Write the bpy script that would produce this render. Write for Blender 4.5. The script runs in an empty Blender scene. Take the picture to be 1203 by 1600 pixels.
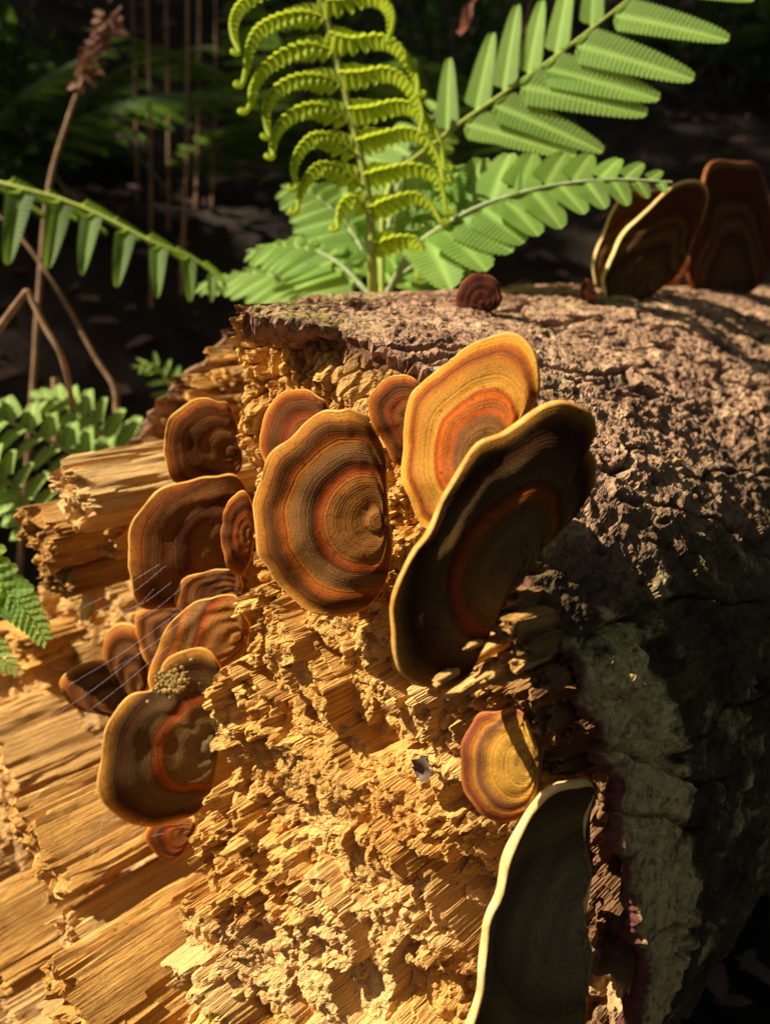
import bpy, math, random
import numpy as np
from mathutils import Vector, Matrix

# ------------------------------------------------------------------ camera, world, sun, exposure
scene = bpy.context.scene
COL = scene.collection
FPX = 1500.0                       # focal length in photo pixels (photo is 1203 x 1600)
PITCH = math.radians(13.5)
CAM = np.array([0.0, 0.0, 0.462])
AX = math.radians(38.0)            # log axis, measured from the view direction

cam_data = bpy.data.cameras.new("camera")
cam_data.sensor_fit = 'HORIZONTAL'
cam_data.sensor_width = 24.0
cam_data.lens = 24.0 * FPX / 1203.0
cam_data.clip_start = 0.01
cam_data.clip_end = 200.0
cam_data.dof.use_dof = True
cam_data.dof.focus_distance = 0.385
cam_data.dof.aperture_fstop = 8.0
cam = bpy.data.objects.new("camera", cam_data)
cam.location = CAM
cam.rotation_euler = (math.radians(90) - PITCH, 0, 0)
COL.objects.link(cam)
scene.camera = cam

SUN_TO = Vector((-0.668, -0.075, 0.74)).normalized()
sun_data = bpy.data.lights.new("sun", 'SUN')
sun_data.energy = 5.0
sun_data.angle = math.radians(0.5)
sun_data.color = (1.0, 0.90, 0.73)
sun = bpy.data.objects.new("sun", sun_data)
sun.rotation_euler = SUN_TO.to_track_quat('Z', 'Y').to_euler()
sun.location = (-4, 0, 5)
COL.objects.link(sun)

world = bpy.data.worlds.new("World")
scene.world = world
world.use_nodes = True
wn = world.node_tree.nodes
sky = wn.new("ShaderNodeTexSky")
sky.sky_type = 'NISHITA'
sky.sun_disc = False
sky.air_density = 0.4
sky.dust_density = 5.0
sky.ozone_density = 0.0
sky.sun_elevation = math.asin(SUN_TO.z)
sky.sun_rotation = math.atan2(SUN_TO.x, SUN_TO.y)
world.node_tree.links.new(sky.outputs[0], wn["Background"].inputs[0])
wn["Background"].inputs[1].default_value = 0.05

scene.view_settings.view_transform = 'Standard'
scene.view_settings.look = 'None'
scene.view_settings.gamma = 1.0
scene.view_settings.exposure = 1.0

random.seed(7)
RNG = np.random.RandomState(7)

# ------------------------------------------------------------------ frames: pixels, log coordinates
F_ = np.array([0, math.cos(PITCH), -math.sin(PITCH)])
U_ = np.array([0, math.sin(PITCH), math.cos(PITCH)])
X_ = np.array([1.0, 0, 0])
D_ = np.array([math.sin(AX), math.cos(AX), 0])       # along the log, away from the broken end
E_ = np.array([math.cos(AX), -math.sin(AX), 0])      # across the log, to the right
Z_ = np.array([0, 0, 1.0])
LOG_R = 0.24
S_C, T_C = 0.35, 0.247                                # camera seen from the log axis
LOG_O = CAM - S_C * E_ - T_C * Z_                     # axis point level with the camera

def ray(px, py):
    return F_ + (px - 601.5) / FPX * X_ - (py - 800.0) / FPX * U_

def at(px, py, k):
    return CAM + k * ray(px, py)

def stw(P):
    q = np.asarray(P) - LOG_O
    return np.array([q @ E_, q @ Z_, q @ D_])

def world_of(s, t, w):
    return LOG_O + s * E_ + t * Z_ + w * D_

def at_w(px, py, w):                                   # point of a pixel ray on the cross-section at w
    r = ray(px, py)
    return CAM + (w / (r @ D_)) * r

def at_plane(px, py, P0, N):
    r = ray(px, py)
    return CAM + ((P0 - CAM) @ N) / (r @ N) * r

# ------------------------------------------------------------------ numpy noise
def _h(ix, iy, seed):
    h = (ix.astype(np.int64) * 374761393 + iy.astype(np.int64) * 668265263 + seed * 974711) & 0xffffffff
    h = ((h ^ (h >> 13)) * 1274126177) & 0xffffffff
    h = ((h ^ (h >> 16)) * 2246822519) & 0xffffffff
    return ((h ^ (h >> 15)) & 0xffffff) / float(0xffffff)

def vnoise(x, y, seed=0):
    ix, iy = np.floor(x), np.floor(y)
    fx, fy = x - ix, y - iy
    fx = fx * fx * (3 - 2 * fx); fy = fy * fy * (3 - 2 * fy)
    a = _h(ix, iy, seed); b = _h(ix + 1, iy, seed); c = _h(ix, iy + 1, seed); d = _h(ix + 1, iy + 1, seed)
    return (a + (b - a) * fx) * (1 - fy) + (c + (d - c) * fx) * fy

def fbm(x, y, seed=0, octv=4, g=0.5):
    v = 0; a = 1; tot = 0
    for i in range(octv):
        v = v + a * (vnoise(x, y, seed + i * 17) - 0.5); tot += a
        x = x * 2.03; y = y * 2.03; a *= g
    return v / tot * 2

def worley(x, y, seed=0):
    ix, iy = np.floor(x), np.floor(y)
    f1 = np.full(x.shape, 9.0); f2 = np.full(x.shape, 9.0); val = np.zeros(x.shape)
    for dx in (-1, 0, 1):
        for dy in (-1, 0, 1):
            cx, cy = ix + dx, iy + dy
            px = cx + _h(cx, cy, seed); py = cy + _h(cx, cy, seed + 5)
            d = np.hypot(px - x, py - y)
            v = _h(cx, cy, seed + 9)
            near = d < f1
            f2 = np.where(near, f1, np.minimum(f2, d))
            val = np.where(near, v, val)
            f1 = np.where(near, d, f1)
    return val, f1, f2

def sstep(a, b, x):
    t = np.clip((x - a) / (b - a), 0, 1)
    return t * t * (3 - 2 * t)

# ------------------------------------------------------------------ object helpers
def mesh_np(name, verts, faces, smooth=False):
    me = bpy.data.meshes.new(name)
    verts = np.asarray(verts, dtype=np.float32); faces = np.asarray(faces, dtype=np.int32)
    nf, k = faces.shape
    me.vertices.add(len(verts)); me.vertices.foreach_set("co", verts.ravel())
    me.loops.add(nf * k); me.loops.foreach_set("vertex_index", faces.ravel())
    me.polygons.add(nf)
    me.polygons.foreach_set("loop_start", np.arange(nf, dtype=np.int32) * k)
    me.polygons.foreach_set("loop_total", np.full(nf, k, dtype=np.int32))
    me.polygons.foreach_set("use_smooth", np.full(nf, smooth, dtype=bool))
    me.update(calc_edges=True)
    return me

def attr(me, name, vals):
    a = me.attributes.new(name, 'FLOAT', 'POINT')
    a.data.foreach_set("value", np.asarray(vals, dtype=np.float32).ravel())

def link(name, me, mat=None, parent=None, matrix=None):
    o = bpy.data.objects.new(name, me)
    COL.objects.link(o)
    if mat is not None and me is not None and not me.materials:
        me.materials.append(mat)
    if parent is not None:
        o.parent = parent
    if matrix is not None:
        o.matrix_local = matrix
    return o

def empty(name, loc=(0, 0, 0), matrix=None):
    o = bpy.data.objects.new(name, None)
    o.empty_display_size = 0.02
    COL.objects.link(o)
    if matrix is not None:
        o.matrix_world = matrix
    else:
        o.location = loc
    return o

def tag(o, label=None, cat=None, group=None, kind=None):
    if label: o["label"] = label
    if cat: o["category"] = cat
    if group: o["group"] = group
    if kind: o["kind"] = kind
    return o

def grid_faces(nu, nv, wrap_v=False):
    i = np.arange(nu - 1)[:, None]; j = np.arange(nv if wrap_v else nv - 1)[None, :]
    jn = (j + 1) % nv
    a = i * nv + j; b = (i + 1) * nv + j; c = (i + 1) * nv + jn; d = i * nv + jn
    return np.stack([a + 0 * jn, b + 0 * jn, c + 0 * j, d + 0 * j], -1).reshape(-1, 4)

def catmull(pts, n):
    P = [np.asarray(p, float) for p in pts]
    P = [2 * P[0] - P[1]] + P + [2 * P[-1] - P[-2]]
    out = []
    m = len(P) - 3
    for q in np.linspace(0, m - 1e-9, n):
        i = int(q); t = q - i
        a, b, c, d = P[i:i + 4]
        out.append(0.5 * ((2 * b) + (c - a) * t + (2 * a - 5 * b + 4 * c - d) * t * t + (3 * b - a - 3 * c + d) * t ** 3))
    return np.array(out)

def tube_arrays(pts, radii, nseg=8):
    pts = np.asarray(pts, float); n = len(pts)
    radii = np.broadcast_to(np.asarray(radii, float), (n,))
    tan = np.gradient(pts, axis=0); tan /= np.linalg.norm(tan, axis=1)[:, None] + 1e-12
    up = np.array([0.31, 0.17, 0.93])
    V = []
    for i in range(n):
        a = np.cross(tan[i], up); a /= np.linalg.norm(a) + 1e-12
        b = np.cross(tan[i], a)
        for j in range(nseg):
            th = 2 * math.pi * j / nseg
            V.append(pts[i] + radii[i] * (math.cos(th) * a + math.sin(th) * b))
    Fc = grid_faces(n, nseg, True)
    V.append(pts[0]); V.append(pts[-1])
    caps = [[n * nseg, (j + 1) % nseg, j, j] for j in range(nseg)]
    return np.array(V), Fc

def merge(parts):
    V = []; Fs = []; o = 0
    for v, f in parts:
        V.append(v); Fs.append(np.asarray(f) + o); o += len(v)
    return np.concatenate(V), np.concatenate(Fs)

# ------------------------------------------------------------------ materials
def new_mat(name):
    m = bpy.data.materials.new(name); m.use_nodes = True
    nt = m.node_tree
    return m, nt, nt.nodes["Principled BSDF"], nt.nodes["Material Output"]

def N(nt, typ, **kw):
    n = nt.nodes.new(typ)
    for k, v in kw.items():
        if k.startswith("i_"):
            n.inputs[k[2:].replace("_", " ")].default_value = v
        else:
            setattr(n, k, v)
    return n

def ramp(nt, stops, interp='LINEAR'):
    r = nt.nodes.new("ShaderNodeValToRGB")
    r.color_ramp.interpolation = interp
    el = r.color_ramp.elements
    while len(el) > 1: el.remove(el[-1])
    el[0].position = stops[0][0]; el[0].color = tuple(stops[0][1]) + (1,) if len(stops[0][1]) == 3 else stops[0][1]
    for p, c in stops[1:]:
        e = el.new(p); e.color = tuple(c) + (1,) if len(c) == 3 else c
    return r

def L(nt, a, b): nt.links.new(a, b)

def mixrgb(nt, blend, fac, a, b):
    m = nt.nodes.new("ShaderNodeMix"); m.data_type = 'RGBA'; m.blend_type = blend
    for sock, v in ((m.inputs[0], fac), (m.inputs[6], a), (m.inputs[7], b)):
        if hasattr(v, "is_output"): nt.links.new(v, sock)
        else: sock.default_value = (tuple(v) + (1,) if isinstance(v, tuple) and len(v) == 3 else v)
    return m.outputs[2]

def srgb(r, g, b):
    f = lambda c: (c / 255 / 12.92) if c <= 10 else ((c / 255 + 0.055) / 1.055) ** 2.4
    return (f(r), f(g), f(b))

def wood_mat():
    m, nt, bs, out = new_mat("rotten_wood")
    tc = N(nt, "ShaderNodeTexCoord")
    mp = N(nt, "ShaderNodeMapping"); mp.inputs["Scale"].default_value = (1, 1, 0.06)
    L(nt, tc.outputs["Object"], mp.inputs[0])
    fib = N(nt, "ShaderNodeTexNoise", i_Scale=620.0, i_Detail=4.0, i_Roughness=0.65); L(nt, mp.outputs[0], fib.inputs["Vector"])
    big = N(nt, "ShaderNodeTexNoise", i_Scale=16.0, i_Detail=4.0, i_Roughness=0.6); L(nt, tc.outputs["Object"], big.inputs["Vector"])
    mp2 = N(nt, "ShaderNodeMapping"); mp2.inputs["Scale"].default_value = (1, 1, 0.2); L(nt, tc.outputs["Object"], mp2.inputs[0])
    med = N(nt, "ShaderNodeTexNoise", i_Scale=120.0, i_Detail=5.0, i_Roughness=0.7); L(nt, mp2.outputs[0], med.inputs["Vector"])
    r1 = ramp(nt, [(0.28, (0.50, 0.23, 0.05)), (0.5, (0.74, 0.41, 0.105)), (0.72, (0.82, 0.52, 0.185))]); L(nt, big.outputs["Fac"], r1.inputs[0])
    r2 = ramp(nt, [(0.30, (0.55, 0.44, 0.34)), (0.5, (1, 1, 1)), (0.75, (1.12, 1.1, 1.02))]); L(nt, fib.outputs["Fac"], r2.inputs[0])
    c = mixrgb(nt, 'MULTIPLY', 0.7, r1.outputs[0], r2.outputs[0])
    r3 = ramp(nt, [(0.26, (0.50, 0.36, 0.27)), (0.38, (1, 1, 1)), (1, (1, 1, 1))]); L(nt, med.outputs["Fac"], r3.inputs[0])
    c = mixrgb(nt, 'MULTIPLY', 0.75, c, r3.outputs[0])
    # old dark rot, and reddish bark-side wood, where the piece says so
    at_ = N(nt, "ShaderNodeAttribute", attribute_name="rot")
    c = mixrgb(nt, 'MIX', at_.outputs["Fac"], c, (0.16, 0.075, 0.04))
    at2 = N(nt, "ShaderNodeAttribute", attribute_name="pale")
    c = mixrgb(nt, 'MIX', at2.outputs["Fac"], c, (0.82, 0.54, 0.225))
    L(nt, c, bs.inputs["Base Color"])
    bs.inputs["Roughness"].default_value = 0.9
    bs.inputs["Specular IOR Level"].default_value = 0.15
    fine = N(nt, "ShaderNodeTexNoise", i_Scale=1500.0, i_Detail=3.0); L(nt, tc.outputs["Object"], fine.inputs["Vector"])
    b1 = N(nt, "ShaderNodeBump"); b1.inputs["Strength"].default_value = 1.0; b1.inputs["Distance"].default_value = 0.0026
    L(nt, fib.outputs["Fac"], b1.inputs["Height"])
    b2 = N(nt, "ShaderNodeBump"); b2.inputs["Strength"].default_value = 0.6; b2.inputs["Distance"].default_value = 0.0005
    L(nt, fine.outputs["Fac"], b2.inputs["Height"]); L(nt, b1.outputs[0], b2.inputs["Normal"])
    L(nt, b2.outputs[0], bs.inputs["Normal"])
    return m

def bark_mat():
    m, nt, bs, out = new_mat("bark")
    tc = N(nt, "ShaderNodeTexCoord")
    n1 = N(nt, "ShaderNodeTexNoise", i_Scale=38.0, i_Detail=6.0, i_Roughness=0.65); L(nt, tc.outputs["Object"], n1.inputs["Vector"])
    n2 = N(nt, "ShaderNodeTexNoise", i_Scale=260.0, i_Detail=4.0, i_Roughness=0.7); L(nt, tc.outputs["Object"], n2.inputs["Vector"])
    n3 = N(nt, "ShaderNodeTexNoise", i_Scale=9.0, i_Detail=3.0); L(nt, tc.outputs["Object"], n3.inputs["Vector"])
    r1 = ramp(nt, [(0.28, (0.15, 0.08, 0.05)), (0.44, (0.33, 0.19, 0.11)), (0.60, (0.47, 0.285, 0.17)), (0.75, (0.55, 0.37, 0.235))]); L(nt, n1.outputs["Fac"], r1.inputs[0])
    r2 = ramp(nt, [(0.34, (0.30, 0.26, 0.25)), (0.50, (1, 1, 1)), (0.7, (1.2, 1.15, 1.1))]); L(nt, n2.outputs["Fac"], r2.inputs[0])
    c = mixrgb(nt, 'MULTIPLY', 0.85, r1.outputs[0], r2.outputs[0])
    pit = N(nt, "ShaderNodeAttribute", attribute_name="pit")
    c = mixrgb(nt, 'MIX', pit.outputs["Fac"], c, (0.05, 0.033, 0.026))
    # darker olive-brown flank away from the sun: shade put into the colour
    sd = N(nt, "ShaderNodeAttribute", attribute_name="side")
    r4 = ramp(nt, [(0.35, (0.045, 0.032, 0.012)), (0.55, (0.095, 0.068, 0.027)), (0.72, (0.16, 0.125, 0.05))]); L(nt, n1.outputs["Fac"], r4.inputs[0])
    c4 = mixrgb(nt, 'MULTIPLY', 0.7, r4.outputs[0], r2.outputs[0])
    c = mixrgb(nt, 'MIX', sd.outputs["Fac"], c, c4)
    # lichen crust
    li = N(nt, "ShaderNodeAttribute", attribute_name="lichen")
    ad = N(nt, "ShaderNodeMath", operation='ADD'); L(nt, li.outputs["Fac"], ad.inputs[0])
    sc = N(nt, "ShaderNodeMath", operation='MULTIPLY_ADD'); L(nt, n1.outputs["Fac"], sc.inputs[0]); sc.inputs[1].default_value = 3.4; sc.inputs[2].default_value = -1.75
    L(nt, sc.outputs[0], ad.inputs[1])
    lr = ramp(nt, [(0.30, (0, 0, 0)), (0.75, (1, 1, 1))]); L(nt, ad.outputs[0], lr.inputs[0])
    lc = mixrgb(nt, 'MULTIPLY', 0.95, (0.56, 0.44, 0.18), r2.outputs[0])
    c = mixrgb(nt, 'MIX', lr.outputs[0], c, lc)
    # moss
    mo = N(nt, "ShaderNodeAttribute", attribute_name="moss")
    ad2 = N(nt, "ShaderNodeMath", operation='MULTIPLY'); L(nt, mo.outputs["Fac"], ad2.inputs[0])
    mr = ramp(nt, [(0.48, (0, 0, 0)), (0.60, (1, 1, 1))]); L(nt, n2.outputs["Fac"], mr.inputs[0]); L(nt, mr.outputs[0], ad2.inputs[1])
    c = mixrgb(nt, 'MIX', ad2.outputs[0], c, (0.20, 0.20, 0.025))
    rd = N(nt, "ShaderNodeAttribute", attribute_name="red")
    c = mixrgb(nt, 'MIX', rd.outputs["Fac"], c, (0.095, 0.030, 0.022))
    L(nt, c, bs.inputs["Base Color"])
    bs.inputs["Roughness"].default_value = 0.92
    bs.inputs["Specular IOR Level"].default_value = 0.2
    b1 = N(nt, "ShaderNodeBump"); b1.inputs["Strength"].default_value = 0.9; b1.inputs["Distance"].default_value = 0.002
    L(nt, n2.outputs["Fac"], b1.inputs["Height"])
    n5 = N(nt, "ShaderNodeTexNoise", i_Scale=900.0, i_Detail=3.0); L(nt, tc.outputs["Object"], n5.inputs["Vector"])
    b2 = N(nt, "ShaderNodeBump"); b2.inputs["Strength"].default_value = 0.6; b2.inputs["Distance"].default_value = 0.0006
    L(nt, n5.outputs["Fac"], b2.inputs["Height"]); L(nt, b1.outputs[0], b2.inputs["Normal"])
    L(nt, b2.outputs[0], bs.inputs["Normal"])
    return m

def cap_mat(name, stops, ring=0.35, spots=0.6):
    m, nt, bs, out = new_mat(name)
    tc = N(nt, "ShaderNodeTexCoord")
    oi = N(nt, "ShaderNodeObjectInfo")
    z = N(nt, "ShaderNodeAttribute", attribute_name="zone")
    rz = N(nt, "ShaderNodeAttribute", attribute_name="ringz")
    nz = N(nt, "ShaderNodeTexNoise", i_Scale=45.0, i_Detail=4.0, i_Roughness=0.6); L(nt, tc.outputs["Object"], nz.inputs["Vector"])
    a = N(nt, "ShaderNodeMath", operation='MULTIPLY_ADD'); L(nt, nz.outputs["Fac"], a.inputs[0]); a.inputs[1].default_value = 0.13; L(nt, z.outputs["Fac"], a.inputs[2])
    s = N(nt, "ShaderNodeMath", operation='SUBTRACT'); L(nt, a.outputs[0], s.inputs[0]); s.inputs[1].default_value = 0.065
    # every cap has its bands a little elsewhere, but always the same margin
    inv = N(nt, "ShaderNodeMath", operation='SUBTRACT'); inv.inputs[0].default_value = 1.0; L(nt, s.outputs[0], inv.inputs[1])
    rs = N(nt, "ShaderNodeMath", operation='MULTIPLY_ADD'); L(nt, oi.outputs["Random"], rs.inputs[0]); rs.inputs[1].default_value = 0.16; rs.inputs[2].default_value = -0.08
    sh = N(nt, "ShaderNodeMath", operation='MULTIPLY'); L(nt, inv.outputs[0], sh.inputs[0]); L(nt, rs.outputs[0], sh.inputs[1])
    zz = N(nt, "ShaderNodeMath", operation='ADD'); L(nt, s.outputs[0], zz.inputs[0]); L(nt, sh.outputs[0], zz.inputs[1])
    r = ramp(nt, stops); L(nt, zz.outputs[0], r.inputs[0])
    n1 = N(nt, "ShaderNodeTexNoise", noise_dimensions='1D', i_Scale=1.0, i_Detail=2.0)
    zs = N(nt, "ShaderNodeMath", operation='MULTIPLY_ADD'); rzn = N(nt, "ShaderNodeMath", operation='MULTIPLY_ADD'); L(nt, nz.outputs["Fac"], rzn.inputs[0]); rzn.inputs[1].default_value = 0.06; L(nt, rz.outputs["Fac"], rzn.inputs[2])
    L(nt, rzn.outputs[0], zs.inputs[0]); zs.inputs[1].default_value = 58.0
    rr = N(nt, "ShaderNodeMath", operation='MULTIPLY'); L(nt, oi.outputs["Random"], rr.inputs[0]); rr.inputs[1].default_value = 50.0
    L(nt, rr.outputs[0], zs.inputs[2]); L(nt, zs.outputs[0], n1.inputs["W"])
    r2 = ramp(nt, [(0.3, (0.60, 0.48, 0.36)), (0.52, (1, 1, 1)), (0.75, (1.3, 1.22, 1.05))]); L(nt, n1.outputs["Fac"], r2.inputs[0])
    c = mixrgb(nt, 'MULTIPLY', ring * 1.5, r.outputs[0], r2.outputs[0])
    c = mixrgb(nt, 'MULTIPLY', 1.0, c, (0.70, 0.66, 0.62))
    sp = N(nt, "ShaderNodeTexNoise", i_Scale=330.0, i_Detail=2.0); L(nt, tc.outputs["Object"], sp.inputs["Vector"])
    sr = ramp(nt, [(0.64, (1, 1, 1)), (0.72, (0.25, 0.22, 0.2))]); L(nt, sp.outputs["Fac"], sr.inputs[0])
    c = mixrgb(nt, 'MULTIPLY', spots, c, sr.outputs[0])
    gr = N(nt, "ShaderNodeTexNoise", i_Scale=1100.0, i_Detail=2.0); L(nt, tc.outputs["Object"], gr.inputs["Vector"])
    gm = ramp(nt, [(0.3, (0.75, 0.75, 0.75)), (0.7, (1.2, 1.2, 1.2))]); L(nt, gr.outputs["Fac"], gm.inputs[0])
    c = mixrgb(nt, 'MULTIPLY', 0.8, c, gm.outputs[0])
    L(nt, c, bs.inputs["Base Color"])
    bs.inputs["Roughness"].default_value = 0.75
    bs.inputs["Specular IOR Level"].default_value = 0.06
    bs.inputs["Sheen Weight"].default_value = 0.0
    b1 = N(nt, "ShaderNodeBump"); b1.inputs["Strength"].default_value = 0.45; b1.inputs["Distance"].default_value = 0.0006
    L(nt, n1.outputs["Fac"], b1.inputs["Height"])
    b2 = N(nt, "ShaderNodeBump"); b2.inputs["Strength"].default_value = 0.4; b2.inputs["Distance"].default_value = 0.0004
    L(nt, gr.outputs["Fac"], b2.inputs["Height"]); L(nt, b1.outputs[0], b2.inputs["Normal"])
    L(nt, b2.outputs[0], bs.inputs["Normal"])
    return m

def plain_mat(name, c1, c2, scale=80.0, rough=0.8, transl=0.0, bump=0.3, dist=0.001, spec=0.25, tcol=None, obj_var=0.0):
    m, nt, bs, out = new_mat(name)
    tc = N(nt, "ShaderNodeTexCoord")
    n = N(nt, "ShaderNodeTexNoise", i_Scale=scale, i_Detail=4.0, i_Roughness=0.6); L(nt, tc.outputs["Object"], n.inputs["Vector"])
    r = ramp(nt, [(0.32, c1), (0.68, c2)]); L(nt, n.outputs["Fac"], r.inputs[0])
    c = r.outputs[0]
    if obj_var:
        oi = N(nt, "ShaderNodeObjectInfo")
        hs = N(nt, "ShaderNodeHueSaturation")
        v = N(nt, "ShaderNodeMath", operation='MULTIPLY_ADD'); L(nt, oi.outputs["Random"], v.inputs[0]); v.inputs[1].default_value = obj_var; v.inputs[2].default_value = 1 - obj_var / 2
        L(nt, v.outputs[0], hs.inputs["Value"]); L(nt, c, hs.inputs["Color"]); c = hs.outputs[0]
    L(nt, c, bs.inputs["Base Color"])
    bs.inputs["Roughness"].default_value = rough
    bs.inputs["Specular IOR Level"].default_value = spec
    b = N(nt, "ShaderNodeBump"); b.inputs["Strength"].default_value = bump; b.inputs["Distance"].default_value = dist
    L(nt, n.outputs["Fac"], b.inputs["Height"]); L(nt, b.outputs[0], bs.inputs["Normal"])
    if transl:
        tr = N(nt, "ShaderNodeBsdfTranslucent")
        if tcol: tr.inputs["Color"].default_value = tuple(tcol) + (1,)
        else: L(nt, c, tr.inputs["Color"])
        mx = N(nt, "ShaderNodeMixShader"); mx.inputs[0].default_value = transl
        L(nt, bs.outputs[0], mx.inputs[1]); L(nt, tr.outputs[0], mx.inputs[2]); L(nt, mx.outputs[0], out.inputs["Surface"])
    return m

def leaf_mat(name, c1, c2, tcol, transl=0.4, vein=26.0):
    """fern blade: colour wanders slowly, side veins run out from the midrib"""
    m, nt, bs, out = new_mat(name)
    tc = N(nt, "ShaderNodeTexCoord"); oi = N(nt, "ShaderNodeObjectInfo")
    n = N(nt, "ShaderNodeTexNoise", i_Scale=2.2, i_Detail=3.0); L(nt, tc.outputs["Object"], n.inputs["Vector"])
    r = ramp(nt, [(0.3, c1), (0.7, c2)]); L(nt, n.outputs["Fac"], r.inputs[0])
    hs = N(nt, "ShaderNodeHueSaturation")
    v = N(nt, "ShaderNodeMath", operation='MULTIPLY_ADD'); L(nt, oi.outputs["Random"], v.inputs[0]); v.inputs[1].default_value = 0.4; v.inputs[2].default_value = 0.8
    L(nt, v.outputs[0], hs.inputs["Value"]); L(nt, r.outputs[0], hs.inputs["Color"])
    ve = N(nt, "ShaderNodeAttribute", attribute_name="vein")
    c = mixrgb(nt, 'MIX', ve.outputs["Fac"], hs.outputs[0], tuple(min(1, x * 1.9 + 0.03) for x in c2))
    L(nt, c, bs.inputs["Base Color"])
    bs.inputs["Roughness"].default_value = 0.6
    bs.inputs["Specular IOR Level"].default_value = 0.2
    fz = N(nt, "ShaderNodeTexNoise", i_Scale=90.0, i_Detail=2.0); L(nt, tc.outputs["Object"], fz.inputs["Vector"])
    b = N(nt, "ShaderNodeBump"); b.inputs["Strength"].default_value = 0.35; b.inputs["Distance"].default_value = 0.0006
    L(nt, fz.outputs["Fac"], b.inputs["Height"]); L(nt, b.outputs[0], bs.inputs["Normal"])
    tr = N(nt, "ShaderNodeBsdfTranslucent"); tr.inputs["Color"].default_value = tuple(tcol) + (1,)
    mx = N(nt, "ShaderNodeMixShader"); mx.inputs[0].default_value = transl
    L(nt, bs.outputs[0], mx.inputs[1]); L(nt, tr.outputs[0], mx.inputs[2]); L(nt, mx.outputs[0], out.inputs["Surface"])
    return m

M_WOOD = wood_mat()
M_BARK = bark_mat()
PALE = srgb(222, 164, 74)
def B(r, g, b): return srgb(r, g, b)
M_CAP_TAN = cap_mat("cap_tan", [(0.0, B(132, 86, 40)), (0.12, B(150, 100, 48)), (0.30, B(148, 98, 44)), (0.44, B(158, 104, 46)), (0.49, B(172, 92, 34)), (0.525, B(150, 66, 24)), (0.56, B(88, 50, 26)),
                                (0.60, B(128, 88, 48)), (0.70, B(140, 100, 54)), (0.745, B(176, 104, 34)), (0.79, B(160, 84, 30)), (0.83, B(98, 60, 24)), (0.90, B(122, 74, 28)), (0.95, B(196, 130, 50)), (1.0, PALE)])
M_CAP_GOLD = cap_mat("cap_gold", [(0.0, B(120, 80, 40)), (0.25, B(132, 92, 44)), (0.38, B(126, 80, 44)), (0.43, B(196, 98, 34)), (0.48, B(170, 100, 42)), (0.53, B(206, 104, 32)), (0.58, B(160, 78, 28)), (0.61, B(200, 142, 54)),
                                  (0.74, B(196, 140, 56)), (0.82, B(180, 112, 40)), (0.86, B(128, 74, 34)), (0.90, B(170, 92, 34)), (0.94, B(220, 156, 52)), (1.0, B(230, 176, 80))], ring=0.25)
M_CAP_OLIVE = cap_mat("cap_olive", [(0.0, B(112, 94, 62)), (0.25, B(124, 100, 60)), (0.42, B(120, 84, 40)), (0.44, B(160, 88, 32)), (0.49, B(150, 74, 28)), (0.54, B(100, 58, 28)), (0.58, B(110, 84, 48)), (0.70, B(98, 76, 44)), (0.78, B(84, 50, 24)),
                                    (0.84, B(68, 44, 24)), (0.90, B(124, 84, 36)), (0.95, B(190, 132, 52)), (1.0, B(224, 168, 80))], ring=0.3)
M_CAP_BROWN = cap_mat("cap_brown", [(0.0, B(104, 64, 32)), (0.25, B(122, 80, 40)), (0.42, B(128, 84, 40)), (0.50, B(96, 52, 28)), (0.58, B(84, 50, 22)), (0.64, B(124, 78, 40)), (0.74, B(132, 84, 40)), (0.82, B(94, 54, 20)),
                                    (0.90, B(140, 76, 30)), (0.96, B(188, 118, 44)), (1.0, PALE)], ring=0.4)
M_CAP_RED = cap_mat("cap_red", [(0.0, B(120, 76, 36)), (0.25, B(136, 84, 36)), (0.38, B(146, 82, 34)), (0.48, B(146, 68, 30)), (0.58, B(126, 66, 28)), (0.68, B(92, 56, 26)), (0.78, B(120, 70, 32)), (0.88, B(150, 78, 28)), (0.95, B(190, 116, 40)), (1.0, B(214, 150, 66))], ring=0.3)
M_CAP_YELLOW = cap_mat("cap_yellow", [(0.0, B(176, 132, 56)), (0.3, B(206, 156, 66)), (0.58, B(206, 150, 58)), (0.66, B(150, 100, 56)), (0.72, B(120, 78, 56)), (0.78, B(190, 130, 50)), (0.86, B(150, 84, 40)), (0.93, B(120, 60, 46)), (1.0, B(196, 124, 50))], ring=0.25, spots=0.3)
M_CAP_DARK = cap_mat("cap_dark", [(0.0, B(96, 76, 50)), (0.3, B(108, 82, 52)), (0.45, B(74, 54, 34)), (0.52, B(124, 92, 56)), (0.6, B(84, 60, 38)), (0.66, B(120, 86, 50)), (0.72, B(84, 50, 34)), (0.84, B(104, 62, 38)), (0.93, B(96, 56, 32)), (1.0, B(190, 140, 90))], ring=0.4)
M_CAP_GREY = cap_mat("cap_grey", [(0.0, B(150, 138, 100)), (0.3, B(140, 128, 88)), (0.5, B(104, 88, 56)), (0.6, B(130, 112, 72)), (0.75, B(92, 72, 44)), (0.88, B(104, 80, 48)), (0.96, B(150, 112, 60)), (1.0, B(220, 176, 100))], ring=0.3)
M_CAP_MAROON = cap_mat("cap_maroon", [(0.0, B(84, 48, 32)), (0.4, B(92, 48, 34)), (0.6, B(74, 40, 30)), (0.75, B(100, 56, 40)), (0.9, B(84, 44, 32)), (1.0, B(130, 80, 50))], ring=0.3)
M_MARGIN = plain_mat("fungus_margin", B(214, 140, 54), B(242, 188, 100), 160.0, 0.75, transl=0.25, tcol=B(240, 170, 70), bump=0.4)
M_MARGIN_PALE = plain_mat("fungus_margin_pale", B(226, 180, 104), B(248, 218, 150), 160.0, 0.75, transl=0.25, tcol=B(246, 210, 140), bump=0.4)
M_MARGIN_DARK = plain_mat("fungus_margin_brown", B(120, 62, 32), B(170, 100, 50), 160.0, 0.75, bump=0.4)
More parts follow.
